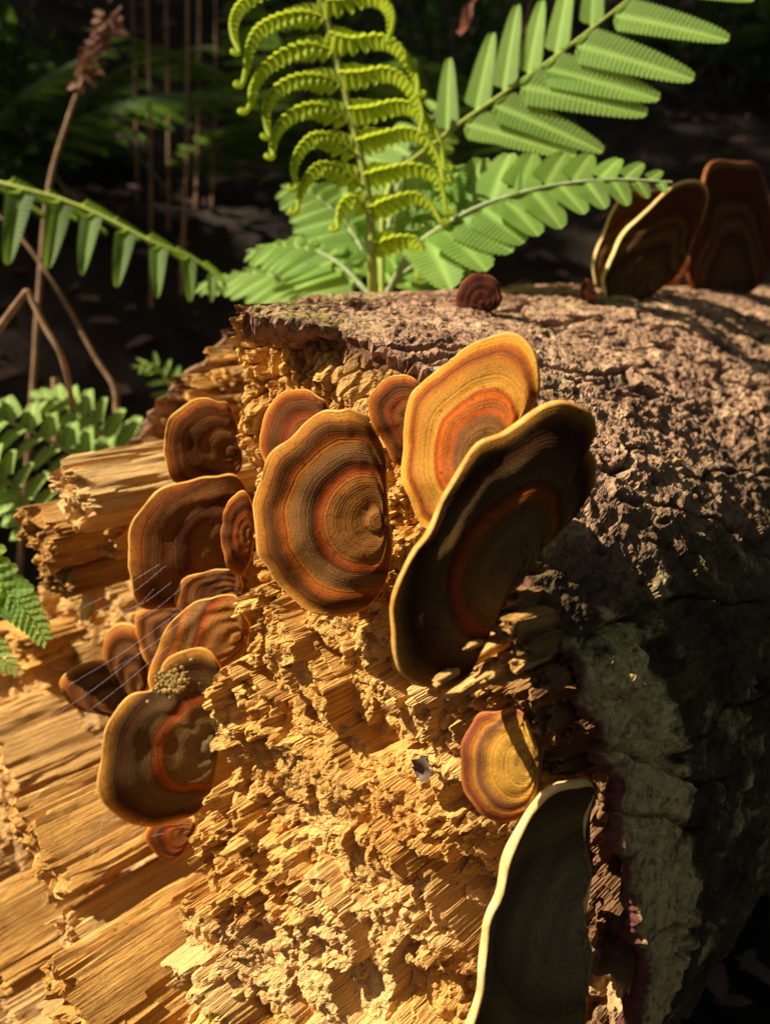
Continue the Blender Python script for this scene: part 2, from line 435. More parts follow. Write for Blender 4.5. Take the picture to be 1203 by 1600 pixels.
M_PORE = plain_mat("fungus_underside", B(170, 128, 76), B(206, 168, 110), 500.0, 0.85, bump=0.4, dist=0.0006)
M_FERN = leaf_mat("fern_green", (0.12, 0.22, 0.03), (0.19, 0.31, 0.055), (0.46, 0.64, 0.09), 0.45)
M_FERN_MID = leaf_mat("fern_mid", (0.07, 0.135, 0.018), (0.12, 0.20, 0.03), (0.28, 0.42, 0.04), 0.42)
M_FERN_DIM = leaf_mat("fern_dim", (0.035, 0.075, 0.012), (0.065, 0.125, 0.022), (0.14, 0.24, 0.03), 0.35)  # darker copy of the fern green, the bank's shade put into the colour
M_FERN_YOUNG = leaf_mat("fern_young", (0.30, 0.38, 0.018), (0.42, 0.50, 0.035), (0.70, 0.80, 0.06), 0.45)
M_FERN_GREY = leaf_mat("fern_pale", (0.16, 0.24, 0.045), (0.25, 0.35, 0.075), (0.40, 0.54, 0.09), 0.40)
M_STEM_GREEN = plain_mat("fern_stem", (0.30, 0.36, 0.04), (0.42, 0.46, 0.09), 120.0, 0.55, transl=0.2, tcol=(0.4, 0.5, 0.05))
M_STEM_PALE = plain_mat("fern_stem_pale", (0.20, 0.26, 0.10), (0.34, 0.38, 0.18), 120.0, 0.6)
M_DEAD = plain_mat("dead_stem", (0.16, 0.085, 0.04), (0.32, 0.19, 0.10), 90.0, 0.8)
M_DEADLEAF = plain_mat("dead_frond", (0.14, 0.06, 0.035), (0.30, 0.15, 0.09), 60.0, 0.8, transl=0.2)
M_LITTER = plain_mat("leaf_litter", (0.09, 0.045, 0.03), (0.27, 0.15, 0.11), 14.0, 0.8, transl=0.1)
M_SOIL = plain_mat("soil", (0.012, 0.008, 0.005), (0.036, 0.023, 0.015), 12.0, 0.95, bump=0.8, dist=0.02)
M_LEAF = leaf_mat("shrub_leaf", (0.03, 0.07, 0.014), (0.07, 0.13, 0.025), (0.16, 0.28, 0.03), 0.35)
M_TRUNK = plain_mat("tree_bark", (0.03, 0.022, 0.016), (0.09, 0.07, 0.05), 18.0, 0.9, bump=0.8, dist=0.02)
M_WEB = plain_mat("spider_silk", (0.55, 0.55, 0.58), (0.75, 0.75, 0.78), 50.0, 0.35, spec=0.6)
M_FRASS = plain_mat("pale_crust", (0.24, 0.15, 0.035), (0.44, 0.30, 0.09), 300.0, 0.9, bump=0.8)

# ------------------------------------------------------------------ ground
def ground_h(x, y):
    q = y + 0.25 * np.abs(x) - 0.20 * x
    h = 0.62 * sstep(1.15, 2.0, q) + 0.9 * sstep(1.9, 4.0, q) + 2.2 * sstep(3.8, 9.0, q)
    h = h + 0.05 * fbm(x * 2.3, y * 2.3, 3, 4) * sstep(0.5, 1.3, np.hypot(x, y)) + 0.012 * fbm(x * 14, y * 14, 8, 3)
    return h - 0.02

def axis_pts(lo, hi, fine_lo, fine_hi, fs, cs):
    a = list(np.arange(lo, fine_lo, cs)) + list(np.arange(fine_lo, fine_hi, fs)) + list(np.arange(fine_hi, hi + cs, cs))
    return np.array(a)
gx = axis_pts(-40, 40, -2.5, 3.0, 0.05, 1.0)
gy = axis_pts(-30, 60, -1.0, 5.0, 0.05, 1.0)
GX, GY = np.meshgrid(gx, gy, indexing='ij')
gv = np.stack([GX, GY, ground_h(GX, GY)], -1).reshape(-1, 3)
tag(link("ground", mesh_np("ground", gv, grid_faces(len(gx), len(gy)), True), M_SOIL), kind="structure")

# ------------------------------------------------------------------ the fallen log
LOGM = Matrix(((E_[0], Z_[0], -D_[0], LOG_O[0]), (E_[1], Z_[1], -D_[1], LOG_O[1]), (E_[2], Z_[2], -D_[2], LOG_O[2]), (0, 0, 0, 1)))
log = empty("fallen_log", matrix=LOGM)
tag(log, "thick fallen log with broken splintery yellow end and rough brown bark", "log")

# where the thick standing block of the broken end stops on its left
EDGE_PX = [(352, 470), (366, 560), (372, 640), (384, 800), (380, 950), (338, 1130), (292, 1300), (266, 1400), (282, 1500), (292, 1600), (300, 1700)]
RIM_TH = np.radians([-95, -60, -30, -6, 5, 14, 19, 26, 34, 44, 57, 64, 73, 79, 82, 88, 100, 130, 170, 200, 230, 265])
RIM_W = np.array([0.28, 0.29, 0.30, 0.30, 0.292, 0.290, 0.290, 0.286, 0.284, 0.306, 0.328, 0.328, 0.316, 0.296, 0.31, 0.40, 0.42, 0.42, 0.40, 0.33, 0.28, 0.28])
def rim_w(th):
    base = np.interp(th, RIM_TH, RIM_W)
    return base

def block_base(s, t):
    p = (s + t) / math.sqrt(2)
    return 0.302 + 0.55 * np.clip(p - 0.15, -0.30, 0) * sstep(0.17, 0.10, t) + 0.012 * sstep(0.14, 0.22, t)

def _edge_pt(px, py):
    w = 0.30
    for _ in range(12):
        q = stw(at_w(px, py, w)); w = 0.5 * w + 0.5 * float(block_base(q[0], q[1]))
    return stw(at_w(px, py, w))[:2]

EDGE = np.array([_edge_pt(px, py) for px, py in EDGE_PX])
def block_edge(t):
    return np.interp(-t, -EDGE[:, 1], EDGE[:, 0])

def face_w(s, t):
    """axial position of the broken surface over the cross-section"""
    p = (s + t) / math.sqrt(2); q = (s - t) / math.sqrt(2)
    js = s + 0.0018 * fbm(s * 60, t * 60, 21, 2); jt = t + 0.0018 * fbm(s * 60, t * 60, 33, 2)
    jp = (js + jt) / math.sqrt(2); jq = (js - jt) / math.sqrt(2)
    # --- block
    wb = block_base(s, t)
    # hollow behind the right-hand rim
    hol = sstep(0.150, 0.195, s + 0.10 * (t - 0.05)) * sstep(0.17, 0.10, t)
    wb = wb + (0.026 + 0.016 * fbm(s * 70, t * 70, 301, 3)) * hol
    # fibre bundles broken at different lengths
    low = sstep(0.16, 0.09, t)
    calm = 0.22 + 0.98 * sstep(0.38, 0.72, vnoise(jp * 42 + 5, jq * 20, 207))
    for (sp, sq, amp, seed) in ((0.019, 0.050, 0.020, 1), (0.0080, 0.0190, 0.0150, 2), (0.0034, 0.0062, 0.0150, 3), (0.0017, 0.0026, 0.0060, 4)):
        v, f1, f2 = worley(jp / sp, jq / sq, seed)
        wb = wb + amp * (calm if sp < 0.005 else 1.0) * (0.30 + 0.70 * low) * (v - 0.5) + amp * 0.10 * np.clip(f1, 0, 1)
    # crumbly little columns near the top of the block
    v, f1, f2 = worley(js / 0.0045, jt / 0.010, 71)
    wb = wb + (1 - low) * (0.006 * (v - 0.5) + 0.006 * sstep(0.25, 0.0, f2 - f1))
    wb = wb + 0.0009 * fbm(s * 420, t * 420, 5, 3) + 0.006 * fbm(s * 45, t * 45, 6, 3)
    # a few deep dark clefts
    cl = fbm(jp * 55, jq * 24, 91, 3)
    wb = wb + 0.014 * sstep(0.50, 0.66, cl) * low
    # --- left side: torn layers that stick out further the lower they are
    wl = 0.425 - 1.7 * np.clip(-0.065 - p, 0, 1)
    v, f1, f2 = worley(jp / 0.026, jq / 0.16 + 3.3, 11)
    wl = wl + 0.075 * (v - 0.5) * sstep(-0.02, -0.10, p)
    for (sp, sq, amp, seed) in ((0.0095, 0.045, 0.030, 12), (0.004, 0.016, 0.016, 13), (0.0018, 0.005, 0.004, 14)):
        v, f1, f2 = worley(jp / sp, jq / sq, seed)
        wl = wl + amp * (v - 0.5)
    wl = wl + 0.002 * fbm(s * 300, t * 300, 15, 3)
    # upper left corner: thin stacked layers
    ul = sstep(0.10, 0.14, t)
    v, f1, f2 = worley(js / 0.05, jt / 0.0065, 17)
    wl = wl + ul * 0.03 * (v - 0.3)
    e = s - block_edge(t) + 0.006 * fbm(t * 90, s * 20, 44, 3)
    m = sstep(-0.004, 0.003, e)
    return wl + (np.minimum(wb, wl + 0.02) - wl) * m, m, hol

ds = 0.00056
sa = np.concatenate([np.arange(-0.245, -0.06, 0.0009), np.arange(-0.06, 0.245, ds)])
ta = np.arange(-0.20, 0.245, ds)
SS, TT = np.meshgrid(sa, ta, indexing='ij')
WW, BM, HOL = face_w(SS, TT)
rr = np.hypot(SS, TT); th = np.arctan2(TT, SS); th = np.where(th < -1.66, th + 2 * math.pi, th)
# near the rim the wood ends a little behind the bark
rim = rim_w(th)
k_in = sstep(0.215, 0.236, rr) * (th < math.radians(84)) * (th > math.radians(-80))
WW = WW + (np.maximum(WW, rim + 0.004 + 0.004 * fbm(SS * 150, TT * 150, 50, 2)) - WW) * k_in
verts = np.stack([SS, TT, -WW], -1).reshape(-1, 3)
fc = grid_faces(len(sa), len(ta))
inside = ((rr <= 0.2375) & ((SS > -0.205 + 0.02 * fbm(TT * 50, SS * 0, 93, 3)) | (TT < -0.06))).reshape(-1)
fc = fc[inside[fc].all(1)]
used = np.zeros(len(verts), bool); used[fc.ravel()] = True
remap = np.cumsum(used) - 1
face_me = mesh_np("broken_end", verts[used], remap[fc][:, ::-1])
rot = np.clip(0.9 * HOL + 0.75 * sstep(0.222, 0.236, rr) + 0.35 * sstep(0.18, 0.21, TT) * (vnoise(SS * 90, TT * 90, 61) > 0.5), 0, 1)
rot = np.clip(rot + 0.6 * sstep(0.62, 0.72, vnoise(SS * 40 + 9, TT * 40, 62)) * (1 - BM), 0, 0.95)
attr(face_me, "rot", rot.reshape(-1)[used])
attr(face_me, "pale", (0.5 * (1 - BM) * sstep(-0.04, -0.10, (SS + TT) / 1.414) + 0.6 * BM * sstep(0.06, -0.02, TT) * sstep(0.4, 0.7, vnoise(SS * 30, TT * 30, 63))).reshape(-1)[used])
link("broken_end", face_me, M_WOOD, log)

# bark barrel
tha = np.concatenate([np.radians(np.arange(-95, -35, 1.5)), np.radians(np.arange(-35, 112, 0.19)), np.radians(np.arange(112, 264, 1.5))])
wn_ = 430
uu = np.linspace(0, 1, wn_)
rel = 0.62 * uu + 1.2 * uu ** 5
TH, RL = np.meshgrid(tha, rel, indexing='ij')
jag = 0.012 * fbm(tha * 8, tha * 0, 70, 5, 0.55) + 0.0012 * fbm(tha * 70, tha * 0, 73, 2)
W0 = (rim_w(tha) + jag)[:, None] + RL
arc = TH * LOG_R
x1, y1 = arc, W0
top = sstep(math.radians(30), math.radians(62), TH)
rad = np.full(TH.shape, LOG_R)
rad = rad + 0.007 * fbm(x1 * 9, y1 * 6, 80, 3)
w1v, w1f, w1g = worley(x1 / 0.011 + 0.6 * fbm(x1 * 60, y1 * 60, 88, 2), y1 / 0.017, 81)
w2v, w2f, w2g = worley(x1 / 0.0045, y1 / 0.006, 82)
lump = sstep(0.95, 0.2, w1f) * (w1v - 0.25)
nearrim = sstep(0.0, 0.03, RL)
rad = rad + nearrim * (0.0026 * lump + 0.0015 * sstep(0.9, 0.1, w2f) * (w2v - 0.3)) * (0.30 + 0.85 * sstep(math.radians(72), math.radians(45), TH))
rad = rad + 0.0022 * fbm(x1 * 130, y1 * 110, 83, 4) + 0.0008 * fbm(x1 * 500, y1 * 500, 86, 2)
flake = worley(x1 / 0.028 + fbm(x1 * 40, y1 * 40, 89, 2), y1 / 0.040, 84)[0]
rad = rad + nearrim * 0.0018 * (flake > 0.55) * (1 - 0.7 * top) + 0.0006 * (flake > 0.3)
crack = np.abs(fbm(x1 * 26 + 0.25 * y1 * 26, y1 * 7, 85, 4))
rad = rad - 0.0045 * sstep(0.055, 0.0, crack)
pitn = vnoise(x1 * 170, y1 * 120, 87)
pit = sstep(0.78, 0.90, pitn) * 0.8 + 0.75 * sstep(0.05, 0.0, crack)
rad = rad - 0.0018 * sstep(0.78, 0.90, pitn)
smooth_l = sstep(0.060, 0.03, RL) * sstep(math.radians(36), math.radians(24), TH)      # bare pale strip beside the rim
lich = smooth_l * 1.0
rad = rad * (1 - 0.0) - 0.0 
# raised lip of bark along the crest behind the break
rad = rad + 0.006 * sstep(0.05, 0.02, np.abs(TH - math.radians(95) - 0.02 * fbm(y1 * 18, x1 * 0, 95, 3)) ) * sstep(0.40, 0.30, W0 - 0.05)
bv = np.stack([rad * np.cos(TH), rad * np.sin(TH), -W0], -1)
# lip: turn inward at the rim and run back under the bark
lip = []
for dr, dw in ((0.020, 0.060), (0.010, 0.010), (0.0065, 0.0012), (0.0022, -0.0012)):
    r_ = rad[:, 0] - dr * (0.35 + 1.1 * vnoise(tha * 46, tha * 0 + dr * 90, 171)) + 0.0012 * fbm(tha * 110, tha * 0 + dr * 300, 172, 3)
    dw = dw + 0.0035 * fbm(tha * 75, tha * 0 + dr * 200, 173, 3)
    lip.append(np.stack([r_ * np.cos(tha), r_ * np.sin(tha), -(W0[:, 0] + dw)], -1)[:, None, :])
allv = np.concatenate(lip + [bv], 1)
nl = len(lip)
zeros = np.zeros((len(tha), nl))
bark_me = mesh_np("bark", allv.reshape(-1, 3), grid_faces(len(tha), allv.shape[1]), False)
attr(bark_me, "pit", np.concatenate([zeros, np.clip(pit, 0, 0.9)], 1))
attr(bark_me, "side", np.concatenate([zeros, sstep(math.radians(52), math.radians(30), TH + 0.25 * fbm(x1 * 12, y1 * 12, 99, 3))], 1))  # side: mask of the shade painted on the flank
attr(bark_me, "lichen", np.concatenate([zeros, lich + 0.28 * sstep(math.radians(40), math.radians(10), TH) * vnoise(x1 * 22, y1 * 15, 97)], 1))
attr(bark_me, "moss", np.concatenate([zeros, np.clip(sstep(0.05, 0.0, RL - 0.02) * sstep(math.radians(66), math.radians(76), TH) + 0.5 * sstep(0.78, 0.88, vnoise(x1 * 25, y1 * 25, 98)), 0, 1)], 1))
attr(bark_me, "red", np.concatenate([zeros + 0.75 * sstep(math.radians(62), math.radians(48), tha)[:, None] + 0.22, 0.5 * sstep(0.005, 0.0, RL)], 1))
link("bark", bark_me, M_BARK, log)

# ---- splinters and slabs of torn wood (parts of the log), running along the grain
def splinter(a, b, wid, thk, seed, rot=0.0, pale=0.0, taper=1.0, parent=log, twist=0.0, n=26, m=22, name="splinter"):
    """a, b: log coordinates (s,t,w) of the torn tip and of the buried root"""
    a, b = np.asarray(a, float), np.asarray(b, float)
    ax = b - a; Ln = np.linalg.norm(ax); ax /= Ln
    ref = np.array([1.0, 0, 0]) if abs(ax[0]) < 0.8 else np.array([0, 1.0, 0])
    v2 = np.cross(ax, ref); v2 /= np.linalg.norm(v2); v1 = np.cross(v2, ax)
    c, s_ = math.cos(twist), math.sin(twist)
    v1, v2 = c * v1 + s_ * v2, -s_ * v1 + c * v2
    ang = np.linspace(0, 2 * math.pi, m, endpoint=False)
    # rounded rectangle
    cx = np.sign(np.cos(ang)) * np.abs(np.cos(ang)) ** 0.45; cy = np.sign(np.sin(ang)) * np.abs(np.sin(ang)) ** 0.45
    tt = np.linspace(0, 1, n)
    ne = 9
    V = np.zeros((n + ne, m, 3))
    for i in range(n + ne):
        k = max(0, i - ne) / (n - 1)
        f = (taper + (1 - taper) * k)
        rs = 1 + 0.10 * fbm(np.cos(ang) * 3 + seed, np.sin(ang) * 3 + k * 2.5, seed, 3) + 0.10 * (worley(ang * 4 + seed, ang * 0 + k * 1.1, seed + 2)[0] - 0.5) * 2 + 0.07 * (vnoise(ang * 22 + seed, ang * 0 + k * 5, seed + 4) - 0.5) * 2
        sc = 0.02 + 0.98 * i / ne if i < ne else 1.0
        ex, ey = cx * rs * sc * wid / 2, cy * rs * sc * thk / 2
        jag_ = (0.010 * (worley(ex / 0.006 + seed, ey / 0.004, seed + 5)[0] - 0.5) + 0.006 * (worley(ex / 0.0022 + seed, ey / 0.0017, seed + 6)[0] - 0.5)) * (1 - k) ** 4
        along = k * Ln + jag_
        V[i] = a + along[:, None] * ax + (cx * rs * sc * wid / 2 * f)[:, None] * v1 + (cy * rs * sc * thk / 2 * f)[:, None] * v2
    loc = V.reshape(-1, 3).copy(); loc[:, 2] *= -1
    # own frame: origin at the root, so that the grain follows the piece
    z = -ax * np.array([1, 1, -1]); x = v1 * np.array([1, 1, -1]); y = np.cross(z, x)
    o = b * np.array([1, 1, -1])
    R = np.stack([x, y, z], 1)
    loc = (loc - o) @ R
    me = mesh_np(name, loc, grid_faces(n + ne, m, True), False)
    attr(me, "rot", np.full(len(loc), rot)); attr(me, "pale", np.full(len(loc), pale))
    M = Matrix(((R[0, 0], R[0, 1], R[0, 2], o[0]), (R[1, 0], R[1, 1], R[1, 2], o[1]), (R[2, 0], R[2, 1], R[2, 2], o[2]), (0, 0, 0, 1)))
    return link(name, me, M_WOOD, parent, M)

def grain_from(px, py, w, length):
    p = stw(at_w(px, py, w))
    return p, p + np.array([0, 0, length])

# bright slab at the far left, dark chunk under it, upright stick, and the lower boards
a, b = grain_from(118, 772, 0.29, 0.16); splinter(a, b, 0.036, 0.022, 101, pale=0.75, twist=-0.75, n=60, m=90)
a, b = grain_from(165, 838, 0.315, 0.12); splinter(a, b, 0.024, 0.022, 109, pale=0.1, n=60, m=90)
a, b = grain_from(62, 838, 0.285, 0.10); splinter(a, b, 0.036, 0.024, 102, rot=0.30, twist=-0.4, n=60, m=90)
a, b = grain_from(88, 900, 0.300, 0.10); splinter(a, b, 0.034, 0.020, 103, rot=0.45, n=60, m=90)
a, b = stw(at_w(138, 962, 0.318)), stw(at_w(172, 800, 0.345)); splinter(a, b, 0.016, 0.008, 104, pale=0.25, taper=0.8)
a, b = grain_from(20, 1010, 0.31, 0.12); splinter(a, b, 0.05, 0.022, 110, rot=0.0, n=60, m=90)
a, b = grain_from(0, 1190, 0.27, 0.14); splinter(a, b, 0.06, 0.020, 111, pale=0.35, twist=-0.75, n=60, m=90)
a, b = grain_from(120, 1470, 0.235, 0.14); splinter(a, b, 0.030, 0.020, 105, pale=0.4, twist=-0.7, n=60, m=90)
a, b = grain_from(60, 1330, 0.235, 0.16); splinter(a, b, 0.055, 0.018, 106, pale=0.05, twist=-0.75, n=60, m=96)
a, b = grain_from(-20, 1490, 0.22, 0.16); splinter(a, b, 0.055, 0.020, 107, rot=0.1, twist=-0.7, n=60, m=96)
a, b = grain_from(120, 1590, 0.20, 0.16); splinter(a, b, 0.05, 0.022, 108, rot=0.05, twist=-0.75, n=60, m=96)

# reddish rotten lumps where the darkest cap is rooted
for (x0, y0_, x1_, y1_, w0, wd, sd, rt) in [(785, 945, 830, 935, 0.262, 0.016, 140, 0.75), (790, 985, 845, 968, 0.258, 0.014, 141, 0.6), (815, 1012, 865, 995, 0.262, 0.013, 142, 0.7), (775, 1048, 840, 1020, 0.255, 0.012, 143, 0.4), (845, 1062, 890, 1042, 0.27, 0.012, 144, 0.8), (845, 1120, 895, 1095, 0.275, 0.014, 145, 0.8), (865, 1195, 920, 1170, 0.28, 0.013, 146, 0.9), (800, 975, 850, 960, 0.25, 0.008, 147, 0.3)]:
    a = stw(at_w(x0, y0_, w0)); b = stw(at_w(x1_, y1_, w0 + 0.03)); splinter(a, b, wd, wd * 0.75, sd, rot=rt, taper=0.8, n=40, m=48)

# loose fibres standing in front of the darkest cap
for (x0, y0_, x1_, y1_, w0, wd, sd) in [(694, 1058, 790, 1000, 0.238, 0.0050, 130), (735, 1010, 800, 980, 0.242, 0.0035, 131), (760, 1062, 850, 1000, 0.246, 0.0060, 132), (705, 1090, 800, 1030, 0.246, 0.0060, 133), (800, 1045, 870, 1005, 0.25, 0.007, 134)]:
    a = stw(at_w(x0, y0_, w0)); b = stw(at_w(x1_, y1_, w0 + 0.045)); splinter(a, b, wd, wd * 0.8, sd, pale=0.3, taper=0.6, n=30, m=28)

# ------------------------------------------------------------------ bracket fungi
def fungus(outline, umbo, w_u, Nstw, mat, label, margin=None, thick=0.0024, core=0.010, dome=0.10, lipz=0.0022, seed=0, group=None, zref=0.72, lip=0.6, wave=1.0, margin_r=0.980):
    """outline / umbo in photo pixels; the cap lies in a plane through the umbo (axial place w_u) with normal Nstw (s,t,w)"""
    Nw = Nstw[0] * E_ + Nstw[1] * Z_ + Nstw[2] * D_
    Nw = Nw / np.linalg.norm(Nw)
    U = at_w(umbo[0], umbo[1], w_u)
    O = np.array([at_plane(px, py, U, Nw) for px, py in outline])
    # smooth closed outline, resampled
    n = len(O); ext = np.concatenate([O[-2:], O, O[:3]])
    nb = 132
    q = np.linspace(0, n, nb, endpoint=False)
    out = []
    for v in q:
        i = int(v); t = v - i
        a, b_, c, d = ext[i + 1], ext[i + 2], ext[i + 3], ext[i + 4] if i + 4 < len(ext) else ext[-1]
        out.append(0.5 * ((2 * b_) + (c - a) * t + (2 * a - 5 * b_ + 4 * c - d) * t * t + (3 * b_ - a - 3 * c + d) * t ** 3))
    O = np.array(out)
    for _ in range(2): O = 0.5 * O + 0.25 * (np.roll(O, 1, 0) + np.roll(O, -1, 0))
    rel = O - U
    size = np.linalg.norm(rel, axis=1).max()
    xa = rel[np.linalg.norm(rel, axis=1).argmax()]; xa = xa / np.linalg.norm(xa); ya = np.cross(Nw, xa)
    lx, ly = rel @ xa, rel @ ya
    ang = np.arctan2(ly, lx)
    wob = 1 + 0.012 * np.sin(ang * 7 + seed) + 0.010 * np.sin(ang * 13 + 2 * seed) + 0.008 * fbm(np.cos(ang) * 6 + seed, np.sin(ang) * 6, seed, 3)
    lx, ly = lx * wob, ly * wob
    Lr = np.hypot(lx, ly)
    nr = 56
    R_ = np.linspace(0, 1, nr) ** 0.9
    # fan zones: measured against the local radius so that every zone follows the margin
    far = np.clip(Lr / size, 0, 1)
    sc_ = min(1.0, size / 0.055) ** 1.2
    def height(r):
        h = size * dome * (1 - (r[:, None] * far[None, :] ** 0.35) ** 2)
        h = h + sc_ * 0.0004 * np.sin(r[:, None] * 25 + seed + 0.5 * np.sin(ang * 2)[None, :]) * sstep(0.15, 0.4, r)[:, None]
        h = h + wave * sc_ * 0.0024 * (r[:, None] ** 2) * np.sin(ang * 3 + seed)[None, :]
        h = h + wave * sc_ * 0.0015 * (r[:, None] ** 2) * np.sin(ang * 8 + 1.7 * seed)[None, :]
        h = h + wave * sc_ * 0.0004 * fbm(r[:, None] * lx[None, :] * 130 + seed, r[:, None] * ly[None, :] * 130, 7 + seed, 3)
        h = h - lip * size * 0.055 * sstep(0.80, 1.0, r)[:, None] ** 1.5
        h = h + wave * size * 0.035 * (sstep(0.13, 0.08, r) - 0.5 * sstep(0.26, 0.13, r))[:, None]
        return h
    H = height(R_)
    X = R_[:, None] * lx[None, :]; Y = R_[:, None] * ly[None, :]
    Hm = H[-1].copy()
    kk = margin_r
    keep = R_ <= kk
    Rt = np.append(R_[keep], kk)
    Ht = height(Rt)
    P0 = np.stack([Rt[:, None] * lx[None, :], Rt[:, None] * ly[None, :], Ht], -1)
    # frame at the umbo
    org = U
    Mw = Matrix(((xa[0], ya[0], Nw[0], org[0]), (xa[1], ya[1], Nw[1], org[1]), (xa[2], ya[2], Nw[2], org[2]), (0, 0, 0, 1)))
    root = empty("bracket_fungus", matrix=Mw)
    tag(root, label, "fungus", group or "bracket fungi on the fallen log")
    nz = len(Rt)
    me = mesh_np("cap", P0.reshape(-1, 3), grid_faces(nz, nb, True), True)
    # growth zones are arcs round the attachment; on the attached side they are simply cut off
    Lref = np.maximum(Lr, zref * size)
    for _ in range(6): Lref = np.maximum(Lr, 0.5 * Lref + 0.25 * (np.roll(Lref, 1) + np.roll(Lref, -1)))
    Ls = Lref.copy()
    for _ in range(60): Ls = 0.5 * Ls + 0.25 * (np.roll(Ls, 1) + np.roll(Ls, -1))
    qb = sstep(0.55, 0.98, Rt)[:, None]
    zone = Rt[:, None] * ((1 - qb) * (Lr / Ls)[None, :] + qb * (Lr / Lref)[None, :])
    attr(me, "zone", zone)
    attr(me, "ringz", zone * size / 0.055)
    o_cap = link("cap", me, mat, root)
    # rounded margin
    rows = []
    thk = thick * (0.55 + 0.9 * vnoise(np.cos(ang) * 2.5 + seed, np.sin(ang) * 2.5 + 3, 400 + seed))
    Hk = Ht[-1]
    for q_ in np.linspace(0, math.pi, 9):
        rx = kk + (1 - kk) * math.sin(q_) ** 0.8
        zz = -thk * 0.5 * (1 - math.cos(q_))
        bulge = 0.0006 * math.sin(q_)
        rows.append(np.stack([rx * lx, rx * ly, Hk + zz + bulge * fbm(ang * 5, ang * 0 + q_, 3 + seed, 2)], -1))
    me2 = mesh_np("margin", np.array(rows).reshape(-1, 3), grid_faces(9, nb, True), True)
    link("margin", me2, margin or M_MARGIN, root)
    # underside, thicker towards the attachment
    nu = 24
    Ru = np.linspace(kk, 0.0, nu)
    Hu = height(Ru)
    Zu = Hu - thk[None, :] - (core) * (1 - Ru[:, None] / kk) ** 1.0
    me3 = mesh_np("pore_surface", np.stack([Ru[:, None] * lx[None, :], Ru[:, None] * ly[None, :], Zu], -1).reshape(-1, 3), grid_faces(nu, nb, True), True)
    link("pore_surface", me3, M_PORE, root)
    return root

FN = fungus
# --- on the left flank of the broken block
FN([(255,700),(258,675),(268,650),(285,632),(305,623),(325,622),(340,628),(355,630),(366,650),(376,690),(378,730),(356,748),(320,756),(285,757),(268,748),(258,728)], (366,705), 0.330, (0.70,0.05,-0.7), M_CAP_BROWN,
   "round brown ringed bracket fungus highest on left flank of the broken end, above the slab", seed=1)
FN([(196,880),(198,850),(205,820),(222,795),(240,775),(262,760),(300,750),(335,744),(365,742),(386,765),(390,820),(380,870),(345,915),(300,945),(250,955),(222,952),(212,932),(207,905)], (376,850), 0.322, (0.72,0.0,-0.69), M_CAP_BROWN,
   "wide dark brown bracket fungus with orange edge beside the bright slab", seed=2, dome=0.05)
FN([(372,768),(356,785),(347,810),(345,840),(350,870),(362,895),(380,900),(396,850),(396,800),(386,772)], (392,832), 0.306, (0.55,0.0,-0.8), M_CAP_RED,
   "thin narrow bracket fungus edge squeezed between dark wide cap and wood block", seed=3, thick=0.0025)
FN([(272,935),(278,915),(295,900),(320,893),(345,890),(370,895),(378,925),(350,950),(300,960),(275,950)], (368,928), 0.312, (0.55,0.1,-0.83), M_CAP_BROWN,
   "small shaded bracket fungus tucked under the wide dark brown cap", seed=4, thick=0.0025)
FN([(205,970),(215,957),(240,948),(275,945),(300,960),(300,1010),(270,1040),(235,1040),(212,1005)], (296,990), 0.312, (0.4,0.1,-0.9), M_CAP_BROWN,
   "small dark bracket fungus behind cobwebs, hidden between larger left caps", seed=5, thick=0.0025)
FN([(162,1020),(163,1000),(172,984),(187,975),(203,976),(217,990),(225,1015),(230,1050),(228,1090),(205,1110),(180,1100),(168,1060),(166,1040)], (226,1080), 0.300, (0.5,0.1,-0.86), M_CAP_BROWN,
   "tongue shaped brown fungus lobe standing above its low rounded twin", seed=6, thick=0.0028)
FN([(94,1075),(97,1058),(108,1045),(125,1038),(150,1035),(168,1045),(185,1062),(205,1090),(205,1115),(180,1122),(150,1115),(125,1108),(108,1096)], (200,1105), 0.294, (0.5,0.1,-0.86), M_CAP_BROWN,
   "low rounded brown fungus lobe with orange edge beside its tongue shaped twin", seed=7, thick=0.0028)
FN([(237,1075),(235,1045),(244,1010),(261,980),(285,955),(315,938),(345,930),(368,930),(384,950),(392,990),(380,1020),(340,1055),(300,1080),(255,1090)], (382,990), 0.304, (0.50,0.08,-0.86), M_CAP_TAN,
   "bracket fungus with bright orange rim half hidden behind the crusted lobed cap", seed=8)
m8 = FN([(155,1210),(154,1180),(160,1150),(172,1125),(185,1105),(205,1090),(233,1086),(243,1068),(250,1045),(268,1028),(290,1018),(315,1015),(335,1025),(347,1045),(350,1070),(345,1100),(345,1150),(338,1200),(325,1250),(300,1278),(260,1296),(235,1304),(210,1297),(190,1285),(170,1265),(158,1240)], (336,1160), 0.290, (0.64,0.0,-0.77), M_CAP_OLIVE,
   "large lobed bracket fungus with yellow crust patch, lowest big cap on left flank", seed=9, dome=0.06)
FN([(228,1305),(232,1325),(242,1342),(258,1350),(272,1345),(288,1330),(304,1300),(306,1280),(270,1280),(236,1288)], (300,1296), 0.288, (0.35,0.0,-0.93), M_CAP_RED,
   "small bracket fungus peeping out below the large lobed crusted cap", seed=10, thick=0.0025)
